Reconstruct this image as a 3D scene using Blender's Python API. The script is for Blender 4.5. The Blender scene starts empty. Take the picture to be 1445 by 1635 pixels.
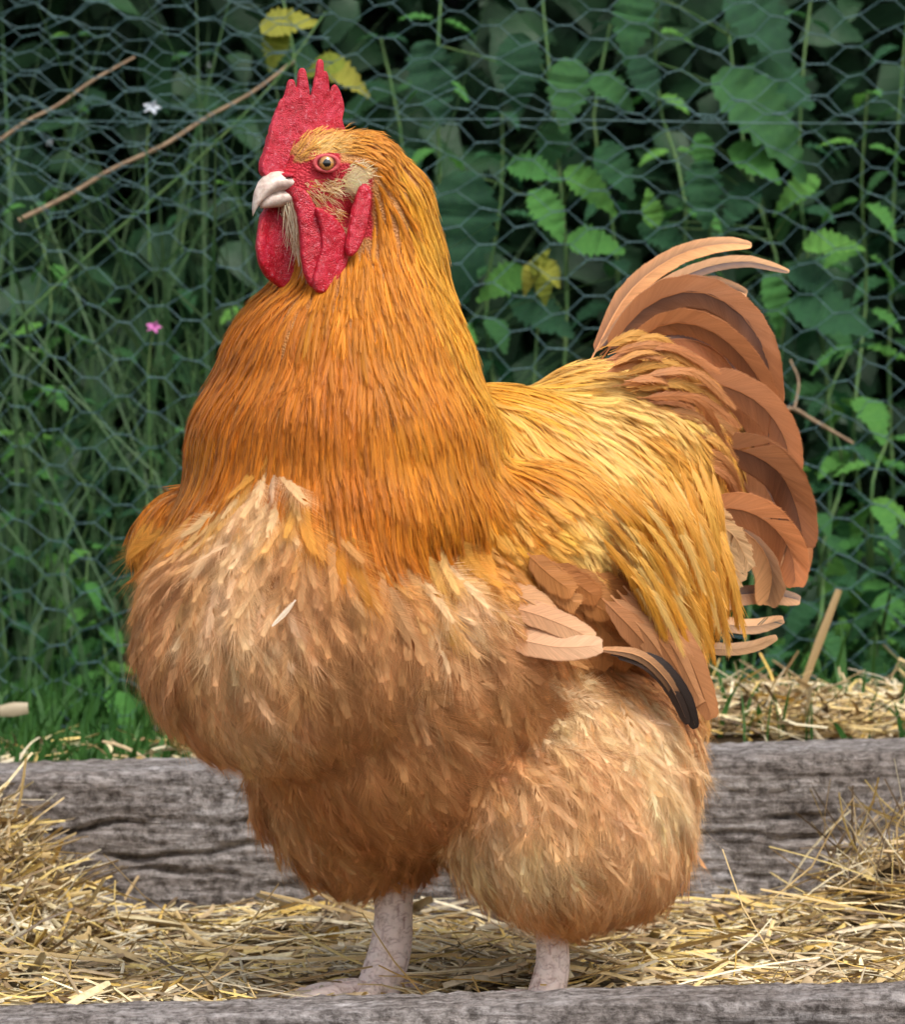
import bpy, bmesh, math, random
import numpy as np
from mathutils import Vector, Matrix, noise
from mathutils.bvhtree import BVHTree

# ------------------------------------------------------------------ camera, sky, sun, exposure
F, CX, CY = 7170.0, 722.5, 817.5          # focal length and centre in photo pixels
D0, CAMZ = 3.0, 0.323                     # rooster distance, camera height over the straw
scene = bpy.context.scene
C = scene.collection
cam_d = bpy.data.cameras.new('camera'); cam = bpy.data.objects.new('camera', cam_d); C.objects.link(cam)
cam.location = (0, -D0, CAMZ); cam.rotation_euler = (math.radians(90), 0, 0)
cam_d.sensor_fit = 'HORIZONTAL'; cam_d.sensor_width = 36; cam_d.lens = 36*F/1445
cam_d.clip_start = 0.1; cam_d.clip_end = 500
cam_d.dof.use_dof = True; cam_d.dof.focus_distance = 2.93; cam_d.dof.aperture_fstop = 19
scene.camera = cam

SUN_EL, SUN_AZ = math.radians(58), math.radians(-35)    # azimuth measured from behind the camera towards its right (-x is left)
world = bpy.data.worlds.new('World'); scene.world = world; world.use_nodes = True
wn = world.node_tree.nodes; wl = world.node_tree.links
for n_ in list(wn): wn.remove(n_)
sky = wn.new('ShaderNodeTexSky'); sky.sky_type = 'NISHITA'; sky.sun_disc = False
sky.sun_elevation = SUN_EL; sky.air_density = 1.0; sky.dust_density = 4.0; sky.ozone_density = 1.0
hs_ = wn.new('ShaderNodeHueSaturation'); hs_.inputs['Saturation'].default_value = 0.30    # veiled, overcast sky
bgn = wn.new('ShaderNodeBackground'); bgn.inputs['Strength'].default_value = 0.145
wo = wn.new('ShaderNodeOutputWorld')
wl.new(sky.outputs[0], hs_.inputs['Color']); wl.new(hs_.outputs[0], bgn.inputs[0]); wl.new(bgn.outputs[0], wo.inputs[0])
sun_d = bpy.data.lights.new('sun', 'SUN'); sun = bpy.data.objects.new('sun', sun_d); C.objects.link(sun)
sun_d.energy = 1.5; sun_d.angle = math.radians(24); sun_d.color = (1.0, 0.95, 0.86)
# direction towards the sun: from behind the camera (-y), to the right (+x)
sd = Vector((math.cos(SUN_EL)*0.55, -math.cos(SUN_EL)*0.835, math.sin(SUN_EL))).normalized()
sun.rotation_euler = sd.to_track_quat('Z', 'Y').to_euler()
sky.sun_rotation = math.atan2(sd.x, sd.y)
scene.view_settings.view_transform = 'Standard'; scene.view_settings.look = 'None'
scene.view_settings.exposure = 0.62; scene.view_settings.gamma = 1.0
scene.render.engine = 'CYCLES'
scene.cycles.max_bounces = 5; scene.cycles.transparent_max_bounces = 8
scene.cycles.use_denoising = True; scene.cycles.use_adaptive_sampling = True; scene.cycles.adaptive_threshold = 0.03

rng = np.random.default_rng(7); random.seed(7)

# ------------------------------------------------------------------ helpers
def lin(r, g, b):
    f = lambda c: ((c/255+0.055)/1.055)**2.4 if c > 10.3 else c/255/12.92
    return (f(r), f(g), f(b))
def PX(px, py, d):
    return Vector(((px-CX)*d/F, d-D0, CAMZ-(py-CY)*d/F))
def PB(px, py, dep=0.0):                    # dep in photo pixels behind the rooster plane
    return PX(px, py, D0+dep/2390.0)
PXM = 1/2390.0

def tag(o, label=None, cat=None, group=None, kind=None):
    if label: o['label'] = label
    if cat: o['category'] = cat
    if group: o['group'] = group
    if kind: o['kind'] = kind
    return o
def empty(name, loc=(0, 0, 0)):
    o = bpy.data.objects.new(name, None); C.objects.link(o); o.location = loc; o.empty_display_size = 0.02
    return o
def link(name, me, parent=None):
    o = bpy.data.objects.new(name, me); C.objects.link(o)
    if parent is not None:
        o.parent = parent
        bpy_loc = parent.location
        o.matrix_parent_inverse = Matrix.Translation(-Vector(bpy_loc)) if parent.parent is None else Matrix.Identity(4)
    return o
def np_mesh(name, V, faces, mat, col=None, bk=None, smooth=True):
    """V (n,3); faces: list of int arrays (m,k)"""
    me = bpy.data.meshes.new(name)
    V = np.asarray(V, dtype=np.float32)
    me.vertices.add(len(V)); me.vertices.foreach_set('co', V.ravel())
    loops = np.concatenate([f.ravel() for f in faces]).astype(np.int32)
    tot = np.concatenate([np.full(len(f), f.shape[1]) for f in faces]).astype(np.int32)
    start = np.concatenate([[0], np.cumsum(tot)[:-1]]).astype(np.int32)
    me.loops.add(len(loops)); me.loops.foreach_set('vertex_index', loops)
    me.polygons.add(len(tot)); me.polygons.foreach_set('loop_start', start)
    try: me.polygons.foreach_set('loop_total', tot)
    except Exception: pass
    me.update(calc_edges=True)
    if smooth: me.polygons.foreach_set('use_smooth', np.ones(len(tot), dtype=bool))
    if col is not None:
        a = me.color_attributes.new('col', 'FLOAT_COLOR', 'POINT')
        c4 = np.ones((len(V), 4), dtype=np.float32); c4[:, :3] = col
        a.data.foreach_set('color', c4.ravel())
    if bk is not None:
        a = me.attributes.new('bk', 'FLOAT_VECTOR', 'POINT'); a.data.foreach_set('vector', np.asarray(bk, dtype=np.float32).ravel())
    me.validate()
    if mat: me.materials.append(mat)
    return me
def get_vf(me):
    n = len(me.vertices); V = np.empty(n*3, dtype=np.float32); me.vertices.foreach_get('co', V); V = V.reshape(-1, 3)
    return V
def nrm(a):
    return a/np.maximum(np.linalg.norm(a, axis=-1, keepdims=True), 1e-9)

class Nodes:
    def __init__(s, name):
        s.m = bpy.data.materials.new(name); s.m.use_nodes = True; s.t = s.m.node_tree; s.n = s.t.nodes
        s.b = s.n['Principled BSDF']; s.out = s.n['Material Output']
    def add(s, t, **kw):
        n = s.n.new(t)
        for k, v in kw.items():
            if k in n.inputs: n.inputs[k].default_value = v
            else: setattr(n, k, v)
        return n
    def link(s, a, b): s.t.links.new(a, b)
    def ramp(s, fac, stops):
        r = s.n.new('ShaderNodeValToRGB'); s.link(fac, r.inputs[0]); e = r.color_ramp.elements
        while len(e) < len(stops): e.new(0.5)
        for i, (p, c) in enumerate(stops):
            e[i].position = p; e[i].color = (*c, 1)
        return r
    def bump(s, h, strength, dist):
        b = s.n.new('ShaderNodeBump'); b.inputs['Strength'].default_value = strength; b.inputs['Distance'].default_value = dist
        s.link(h, b.inputs['Height']); s.link(b.outputs[0], s.b.inputs['Normal']); return b
    def set(s, **kw):
        for k, v in kw.items(): s.b.inputs[k.replace('_', ' ')].default_value = v

def mix_mul(N, a, b, fac=1.0):
    m = N.add('ShaderNodeMix', data_type='RGBA', blend_type='MULTIPLY'); m.inputs[0].default_value = fac
    N.link(a, m.inputs[6]); N.link(b, m.inputs[7]); return m.outputs[2]

def mat_feather(name, rough=0.55, trans=0.25, spec=0.25, streak=0.5, freq=1.3):
    """pigment from the feather's own colours; fine barb streaks run out from the shaft"""
    N = Nodes(name); a = N.add('ShaderNodeVertexColor', layer_name='col')
    at = N.add('ShaderNodeAttribute', attribute_name='bk')
    mp = N.add('ShaderNodeMapping'); mp.inputs['Scale'].default_value = (freq, 0.9, 1.0); N.link(at.outputs['Vector'], mp.inputs[0])
    nz = N.add('ShaderNodeTexNoise', Scale=1.0, Detail=3.0, Roughness=0.6); N.link(mp.outputs[0], nz.inputs['Vector'])
    lo = 1-streak*.75; hi = 1+streak*.45
    r = N.ramp(nz.outputs[0], [(0.30, (lo, lo*.97, lo*.92)), (0.70, (hi, hi, hi))])
    c = mix_mul(N, a.outputs[0], r.outputs[0])
    N.link(c, N.b.inputs['Base Color']); N.set(Roughness=rough, Specular_IOR_Level=spec)
    N.set(Sheen_Weight=0.10, Sheen_Roughness=0.5)
    N.bump(nz.outputs[0], 0.35, 0.0006)
    tr = N.add('ShaderNodeBsdfTranslucent'); N.link(c, tr.inputs[0])
    ms = N.add('ShaderNodeMixShader'); ms.inputs[0].default_value = trans
    N.link(N.b.outputs[0], ms.inputs[1]); N.link(tr.outputs[0], ms.inputs[2]); N.link(ms.outputs[0], N.out.inputs[0])
    return N.m
M_FEATHER = mat_feather('feather', 0.5, 0.22, 0.3, 0.42, 1.3)
M_BREAST = mat_feather('breast_feather', 0.7, 0.32, 0.15, 0.3, 1.4)
M_HAIR = mat_feather('face_hair', 0.6, 0.0, 0.2, 0.2, 1.0)
M_VANE = mat_feather('feather_vane', 0.5, 0.14, 0.28, 0.22, 2.0)
M_DOWN = mat_feather('feather_down', 0.8, 0.45, 0.1, 0.25, 1.4)

def mat_skin(name, base, dark, light, scale, rough=0.45, bumpd=0.0012, attr=False, sss=0.15):
    N = Nodes(name); tc = N.add('ShaderNodeTexCoord')
    vo = N.add('ShaderNodeTexVoronoi', Scale=scale); N.link(tc.outputs['Object'], vo.inputs['Vector'])
    nz = N.add('ShaderNodeTexNoise', Scale=scale*0.09, Detail=5.0, Roughness=0.65); N.link(tc.outputs['Object'], nz.inputs['Vector'])
    r = N.ramp(nz.outputs[0], [(0.32, dark), (0.5, base), (0.72, light)])
    r2 = N.ramp(vo.outputs['Distance'], [(0.0, (1.12, 1.10, 1.10)), (0.75, (0.72, 0.68, 0.68))])
    c = mix_mul(N, r.outputs[0], r2.outputs[0])
    n4 = N.add('ShaderNodeTexNoise', Scale=95.0, Detail=6.0, Roughness=0.7); N.link(tc.outputs['Object'], n4.inputs['Vector'])
    r4 = N.ramp(n4.outputs[0], [(0.27, (0.22, 0.16, 0.2)), (0.35, (1, 1, 1))]); c = mix_mul(N, c, r4.outputs[0])      # dry dark scabs
    n5 = N.add('ShaderNodeTexNoise', Scale=420.0, Detail=4.0, Roughness=0.7); N.link(tc.outputs['Object'], n5.inputs['Vector'])
    r5 = N.ramp(n5.outputs[0], [(0.56, (0, 0, 0)), (0.72, (0.55, 0.55, 0.55))])
    mx = N.add('ShaderNodeMix', data_type='RGBA', blend_type='MIX'); N.link(r5.outputs[0], mx.inputs[0]); N.link(c, mx.inputs[6]); mx.inputs[7].default_value = (*lin(236, 160, 176), 1); c = mx.outputs[2]
    N.link(c, N.b.inputs['Base Color'])
    N.set(Roughness=rough, Subsurface_Weight=sss, Subsurface_Scale=0.004)
    N.b.inputs['Subsurface Radius'].default_value = (1, 0.3, 0.2)
    inv = N.add('ShaderNodeMath', operation='SUBTRACT'); inv.inputs[0].default_value = 1; N.link(vo.outputs['Distance'], inv.inputs[1])
    N.bump(inv.outputs[0], 0.8, bumpd)
    return N.m
M_COMB = mat_skin('comb_skin', lin(206, 20, 52), lin(176, 10, 38), lin(216, 62, 90), 1300, 0.45, 0.0006)
M_WATTLE = mat_skin('wattle_skin', lin(202, 14, 46), lin(172, 6, 32), lin(212, 46, 76), 1150, 0.38, 0.0006)
# ------------------------------------------------------------------ setting: ground, bed
def noise_arr(P, s, oct_=3):
    return np.array([noise.fractal(Vector(p)*s, 1.0, 2.0, oct_) for p in P])

def ground_mat(name, c0, c1, c2, scale):
    N = Nodes(name); tc = N.add('ShaderNodeTexCoord')
    nz = N.add('ShaderNodeTexNoise', Scale=scale, Detail=8.0, Roughness=0.7); N.link(tc.outputs['Object'], nz.inputs['Vector'])
    r = N.ramp(nz.outputs[0], [(0.3, c0), (0.5, c1), (0.75, c2)])
    N.link(r.outputs[0], N.b.inputs['Base Color']); N.set(Roughness=0.9, Specular_IOR_Level=0.1); N.bump(nz.outputs[0], 0.8, 0.01)
    return N.m
M_SOIL = ground_mat('soil', lin(48, 38, 28), lin(74, 60, 42), lin(96, 82, 56), 30)
M_LITTER = ground_mat('straw_litter', lin(56, 46, 34), lin(92, 76, 54), lin(140, 120, 86), 60)

def sheet(name, x0, x1, y0, y1, nx, ny, hfun, mat):
    xs = np.linspace(x0, x1, nx); ys = np.linspace(y0, y1, ny)
    X, Y = np.meshgrid(xs, ys); Z = hfun(X, Y)
    V = np.stack([X.ravel(), Y.ravel(), Z.ravel()], 1)
    i = np.arange(nx-1)[None, :] + nx*np.arange(ny-1)[:, None]
    f = np.stack([i, i+1, i+1+nx, i+nx], -1).reshape(-1, 4)
    return np_mesh(name, V, [f], mat)

TILT = math.tan(math.radians(1.62))        # the whole bed leans a little: higher on the right
def bed_z(X, Y):
    X = np.asarray(X, float); Y = np.asarray(Y, float)
    z = -0.006 + 0.35*TILT*X + 0.006*np.sin(X*17+Y*9) + 0.005*np.sin(X*31-Y*23+1)
    z = z + 0.085*np.exp(-(((X+0.365)/0.055)**2+((Y-0.44)/0.09)**2))       # heap in the far left corner
    z = z + 0.06*np.exp(-(((X-0.36)/0.06)**2+((Y-0.43)/0.09)**2))        # heap in the far right corner
    z = z + 0.012*np.clip((Y-0.2)/0.3, 0, 1) - 0.022*np.clip((0.03-Y)/0.06, 0, 1)*np.clip((X+0.08)/0.05, 0, 1)*np.clip((0.16-X)/0.05, 0, 1)
    return z
def rear_z(X, Y):
    X = np.asarray(X, float); Y = np.asarray(Y, float)
    z = 0.105 + TILT*X + 0.008*np.sin(X*13+Y*7)
    z = z + 0.045*np.clip((X-0.10)/0.12, 0, 1)*np.exp(-((Y-0.90)/0.16)**2)    # straw heaped behind the sleeper
    return z
def far_z(X, Y):
    return rear_z(np.clip(X, -0.8, 0.8), Y)
g = link('ground', sheet('ground', -60, 60, -60, 90, 40, 40, lambda X, Y: np.full_like(X, -0.16), M_SOIL)); tag(g, kind='structure')
o = link('straw_bed_floor', sheet('straw_bed_floor', -1.5, 1.5, -0.2, 0.52, 150, 40, bed_z, M_LITTER)); tag(o, kind='structure')
o = link('rear_ground', sheet('rear_ground', -2.5, 2.5, 0.60, 3.6, 120, 90, far_z, M_SOIL)); tag(o, kind='structure')

# ------------------------------------------------------------------ timber sleepers
def mat_wood():
    N = Nodes('weathered_timber'); tc = N.add('ShaderNodeTexCoord')
    mp = N.add('ShaderNodeMapping'); mp.inputs['Scale'].default_value = (12, 150, 150); N.link(tc.outputs['Object'], mp.inputs[0])
    n1 = N.add('ShaderNodeTexNoise', Scale=1.0, Detail=9.0, Roughness=0.72, Distortion=0.6); N.link(mp.outputs[0], n1.inputs['Vector'])
    n2 = N.add('ShaderNodeTexNoise', Scale=120.0, Detail=5.0, Roughness=0.75); N.link(tc.outputs['Object'], n2.inputs['Vector'])
    n3 = N.add('ShaderNodeTexNoise', Scale=9.0, Detail=4.0); N.link(tc.outputs['Object'], n3.inputs['Vector'])
    r1 = N.ramp(n1.outputs[0], [(0.28, lin(84, 76, 71)), (0.46, lin(146, 138, 134)), (0.70, lin(200, 195, 194))])
    r2 = N.ramp(n2.outputs[0], [(0.38, (0.30, 0.28, 0.27)), (0.50, (0.95, 0.95, 0.95)), (0.62, (1.45, 1.45, 1.47))])
    r3 = N.ramp(n3.outputs[0], [(0.3, (0.78, 0.74, 0.70)), (0.7, (1.1, 1.1, 1.12))])
    c = mix_mul(N, mix_mul(N, r1.outputs[0], r2.outputs[0], 0.85), r3.outputs[0])
    N.link(c, N.b.inputs['Base Color']); N.set(Roughness=0.88, Specular_IOR_Level=0.2)
    ad = N.add('ShaderNodeMath', operation='ADD'); N.link(n1.outputs[0], ad.inputs[0]); N.link(n2.outputs[0], ad.inputs[1])
    N.bump(ad.outputs[0], 1.0, 0.007)
    return N.m
M_WOOD = mat_wood()
def sleeper(name, cx, y0, y1, z0, z1, length, seed, label, cracks):
    """a rough sawn timber: rounded cross-section swept along x, displaced by grain"""
    nx = 340; r = 0.010
    prof = []
    def seg(a, b, n): 
        for t in np.linspace(0, 1, n, endpoint=False): prof.append((a[0]+(b[0]-a[0])*t, a[1]+(b[1]-a[1])*t))
    def arc(c, a0, n):
        for t in np.linspace(0, 1, n, endpoint=False):
            a = a0 - t*math.pi/2; prof.append((c[0]+r*math.cos(a), c[1]+r*math.sin(a)))
    zm = max(z0+.01, min(z1-.05, -.03)); seg((y0, z0), (y0, zm), 10); seg((y0, zm), (y0, z1-r), int((z1-r-zm)/.0013)); arc((y0+r, z1-r), math.pi, 6); seg((y0+r, z1), (y1-r, z1), 26); arc((y1-r, z1-r), math.pi/2, 6); seg((y1, z1-r), (y1, z0), 12)
    seg((y1, z0), (y0, z0), 6)
    prof = np.array(prof); m = len(prof)
    nxt = np.roll(prof, -1, 0) - np.roll(prof, 1, 0); nn = np.stack([-nxt[:, 1], nxt[:, 0]], 1); nn = nn/np.linalg.norm(nn, axis=1, keepdims=True)
    xs = np.linspace(-length/2, length/2, nx)
    X = np.repeat(xs, m); Yp = np.tile(prof[:, 0], nx); Zp = np.tile(prof[:, 1], nx); NN = np.tile(nn, (nx, 1))
    dsp = np.empty(nx*m)
    for i in range(nx*m):
        p = Vector((X[i]*4+seed, Yp[i]*38, Zp[i]*38 + 0.5*math.sin(X[i]*5+seed)))
        dsp[i] = 0.0016*noise.fractal(p, 1.0, 2.0, 4) + 0.0012*noise.noise(Vector((X[i]*40, Yp[i]*90, Zp[i]*90+seed))) + 0.0022*noise.noise(Vector((X[i]*160, Yp[i]*240, Zp[i]*240+seed)))
    for (xa, xb, zc, dep, wav) in cracks:       # splits along the grain on the front face
        front = NN[:, 0] < -0.7
        t = (X-xa)/(xb-xa); inside = (t > 0) & (t < 1) & front
        zz = zc + wav*np.sin(X*9+seed+zc*90) + 0.003*np.sin(X*37+zc*200) + 0.0016*np.sin(X*113+zc*300)
        dep = dep*np.clip(0.55+0.6*np.sin(X*29+zc*500)+0.3*np.sin(X*71+zc*100), 0.05, 1.2)
        dsp -= np.where(inside, dep*np.sin(np.pi*np.clip(t, 0, 1))**0.5*np.exp(-((Zp-zz)/0.0022)**2), 0)
    V = np.stack([X+cx, Yp+NN[:, 0]*dsp, Zp+NN[:, 1]*dsp + TILT*X], 1)
    i = (np.arange(nx-1)*m)[:, None]; j = np.arange(m)[None, :]; jn = (j+1) % m
    f = np.stack([i+j, i+jn, i+m+jn, i+m+j], -1).reshape(-1, 4)[:, ::-1]
    V = np.vstack([V, [[cx-length/2, (y0+y1)/2, (z0+z1)/2], [cx+length/2, (y0+y1)/2, (z0+z1)/2]]]); c0 = nx*m
    jj = np.arange(m); jn2 = (jj+1) % m
    caps = np.concatenate([np.stack([np.full(m, c0), jj, jn2], 1), np.stack([np.full(m, c0+1), (nx-1)*m+jn2, (nx-1)*m+jj], 1)])
    base = Vector((cx, (y0+y1)/2, z0)); V = V - np.array(base)
    ob = link(name, np_mesh(name, V, [f, caps], M_WOOD)); ob.location = base
    return tag(ob, label, 'timber', 'weathered sleepers edging the straw bed')
sleeper('timber_sleeper', 0, 0.49, 0.68, -0.14, 0.128, 2.6, 1.7, 'weathered grey sleeper with long grain splits, standing behind the rooster below the grass',
        [(-0.43, -0.05, 0.084, 0.007, 0.004), (-0.40, -0.10, 0.066, 0.006, 0.003), (-0.36, -0.15, 0.052, 0.005, 0.004), (-0.33, -0.08, 0.034, 0.005, 0.003), (0.24, 0.31, 0.078, 0.009, 0.001), (0.16, 0.44, 0.066, 0.005, 0.003), (0.18, 0.30, 0.096, 0.003, 0.002), (0.12, 0.34, 0.032, 0.007, 0.003), (0.20, 0.44, 0.046, 0.005, 0.003)])
sleeper('timber_sleeper', 0, -0.29, -0.20, -0.16, 0.0245, 2.4, 9.1, 'low weathered grey timber edging in front of the feet and straw',
        [(-0.3, 0.1, -0.004, 0.004, 0.002), (0.0, 0.3, 0.004, 0.003, 0.001)])

# ------------------------------------------------------------------ rooster: axes and base body
YAW = math.radians(48)
fwd = np.array([-math.sin(YAW), -math.cos(YAW), 0]); sid = np.array([math.cos(YAW), -math.sin(YAW), 0]); upv = np.array([0, 0, 1.0])
HF = np.array([-0.9, -0.436, 0]); HS = np.array([0.436, -0.9, 0])
HD = -125.0
def HP(u, s, v):                             # head space in photo pixels: forward, bird's left, up -> world
    px = 520 - 0.9*u + 0.436*s; dep = HD - 0.436*u - 0.9*s
    return PB(px, 262-v, dep)
rooster = empty('rooster', (PB(740, 1592, 30).x, PB(740, 1592, 30).y, 0.0))
tag(rooster, 'golden buff rooster with red comb standing in straw between weathered sleepers', 'rooster')

blobs = []
def blob(px, py, dep, rf, rs, ru, pitch=0.0, axes=None, yaw=None):
    A = np.stack([fwd, sid, upv], 1) if axes is None else axes
    if pitch:                                # pitch: nose up (about side axis)
        c, s = math.cos(pitch), math.sin(pitch)
        f2 = A[:, 0]*c + A[:, 2]*s; u2 = -A[:, 0]*s + A[:, 2]*c
        A = np.stack([f2, A[:, 1], u2], 1)
    blobs.append((np.array(PB(px, py, dep)), A, np.array([rf, rs, ru])*PXM))
HA = np.stack([HF, HS, upv], 1)
def hblob(u, s, v, ru, rs, rv, pitch=0.0):
    p = HP(u, s, v); A = HA
    if pitch:
        c, s_ = math.cos(pitch), math.sin(pitch)
        A = np.stack([HA[:, 0]*c+HA[:, 2]*s_, HA[:, 1], -HA[:, 0]*s_+HA[:, 2]*c], 1)
    blobs.append((np.array(p), A, np.array([ru, rs, rv])*PXM))
# trunk
blob(490, 955, -110, 225, 268, 250)
blob(430, 1010, -150, 190, 215, 200)
blob(660, 1010, 40, 330, 300, 260)
blob(640, 1130, 40, 260, 250, 210)
blob(668, 985, -130, 140, 155, 125)
blob(900, 1080, 230, 220, 240, 240)
blob(860, 830, 190, 290, 225, 190)
blob(985, 735, 300, 225, 190, 165)
blob(1060, 800, 340, 130, 150, 180)
blob(790, 760, 150, 200, 200, 150)
# neck
blob(548, 830, -70, 255, 275, 150)
blob(550, 720, -60, 245, 258, 190)
blob(556, 600, -52, 205, 205, 170)
blob(575, 505, -50, 152, 155, 120)
blob(608, 420, -45, 104, 106, 110)
blob(610, 345, -60, 84, 84, 100)
# thighs
blob(900, 1300, -10, 180, 172, 168)
blob(935, 1220, 40, 180, 170, 190)
blob(985, 1350, 60, 110, 110, 110)
blob(590, 1290, 160, 150, 130, 130)
blob(560, 1230, 90, 160, 150, 150)
# wings
blob(900, 895, -52, 200, 95, 140, pitch=math.radians(28))
blob(990, 975, 10, 150, 80, 110, pitch=math.radians(35))
blob(312, 875, 90, 125, 66, 105)
# head
hblob(-62, 0, -22, 74, 66, 72)
hblob(0, 0, 2, 70, 47, 52)
hblob(18, 0, -38, 62, 42, 50)
hblob(48, 0, -22, 34, 25, 29)
hblob(10, 0, -85, 46, 38, 50)
hblob(0, 0, -140, 52, 48, 60)
bm = bmesh.new()
for c, A, r in blobs:
    m4 = Matrix.Identity(4)
    for i in range(3):
        for j in range(3): m4[i][j] = float(A[i, j]*r[j])
        m4[i][3] = float(c[i])
    bmesh.ops.create_icosphere(bm, subdivisions=4, radius=1.0, matrix=m4)
tmp = bpy.data.meshes.new('tmp'); bm.to_mesh(tmp); bm.free()
to = bpy.data.objects.new('tmp', tmp); C.objects.link(to)
md = to.modifiers.new('r', 'REMESH'); md.mode = 'VOXEL'; md.voxel_size = 0.0026
dg = bpy.context.evaluated_depsgraph_get(); ev = to.evaluated_get(dg)
body_me = bpy.data.meshes.new_from_object(ev); body_me.name = 'body'
bpy.data.objects.remove(to); bpy.data.meshes.remove(tmp)
BV = get_vf(body_me).astype(np.float64)
ne = len(body_me.edges); E = np.empty(ne*2, dtype=np.int32); body_me.edges.foreach_get('vertices', E); E = E.reshape(-1, 2)
deg = np.bincount(E.ravel(), minlength=len(BV)).astype(float)[:, None]
hc = np.array(HP(0, 0, -20))
wgt = np.clip((np.linalg.norm(BV-hc, axis=1)-0.045)/0.06, 0.12, 1)[:, None]
for it in range(45):
    acc = np.zeros_like(BV)
    for k in range(3):
        acc[:, k] = np.bincount(E[:, 0], BV[E[:, 1], k], len(BV)) + np.bincount(E[:, 1], BV[E[:, 0], k], len(BV))
    BV += 0.6*wgt*(acc/deg-BV)
body_me.vertices.foreach_set('co', BV.astype(np.float32).ravel()); body_me.update()
body_me.polygons.foreach_set('use_smooth', np.ones(len(body_me.polygons), dtype=bool))
bm = bmesh.new(); bm.from_mesh(body_me); BVH = BVHTree.FromBMesh(bm); bm.free()

def to_head(P):
    """world -> head coordinates (u,s,v) in px"""
    P = np.atleast_2d(P); o = np.array(HP(0, 0, 0)); d = (P-o)/PXM
    return np.stack([d@HF, d@HS, d[:, 2]], 1)
def face_mask(P):
    h = to_head(P); u, s, v = h[:, 0], h[:, 1], h[:, 2]
    eye = np.sqrt((u-20)**2+v**2) < 27
    m = (u > -46+0.15*v) & (v < -2-0.10*u*(u < 0)) & (v > -118) & (np.abs(s) < 75)
    front = (u > 62) & (v < 12)
    return (m | eye | front) & (u > -60) & (np.abs(v) < 130)
fm = face_mask(BV)
bc = np.tile(np.array(lin(190, 134, 78)), (len(BV), 1)); bc[fm] = lin(186, 40, 54)
ca = body_me.color_attributes.new('col', 'FLOAT_COLOR', 'POINT'); c4 = np.ones((len(BV), 4), dtype=np.float32); c4[:, :3] = bc; ca.data.foreach_set('color', c4.ravel())
def mat_body():
    N = Nodes('rooster_skin'); a = N.add('ShaderNodeVertexColor', layer_name='col'); tc = N.add('ShaderNodeTexCoord')
    vo = N.add('ShaderNodeTexVoronoi', Scale=620.0); N.link(tc.outputs['Object'], vo.inputs['Vector'])
    nz = N.add('ShaderNodeTexNoise', Scale=90.0, Detail=4.0); N.link(tc.outputs['Object'], nz.inputs['Vector'])
    r = N.ramp(nz.outputs[0], [(0.3, (0.78, 0.7, 0.7)), (0.7, (1.15, 1.2, 1.2))])
    N.link(mix_mul(N, a.outputs[0], r.outputs[0]), N.b.inputs['Base Color']); N.set(Roughness=0.55, Specular_IOR_Level=0.3)
    N.bump(vo.outputs['Distance'], 0.7, 0.0012); return N.m
body_me.materials.clear(); body_me.materials.append(mat_body())
body = link('body', body_me, rooster)

# ------------------------------------------------------------------ feather builder
def profile_round(r): return np.clip(np.sin(np.pi*np.clip(0.12+0.86*r, 0, 1)), 0.02, 1)**0.55
def profile_lance(r): return np.clip(np.sin(np.pi*np.clip(0.15+0.82*r, 0, 1)), 0.02, 1)**0.8
def profile_sickle(r): return np.clip(np.minimum(1, 0.35+2.4*r), 0, 1)*np.sqrt(np.clip(1.005-r**4, 0.004, 1))

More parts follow.
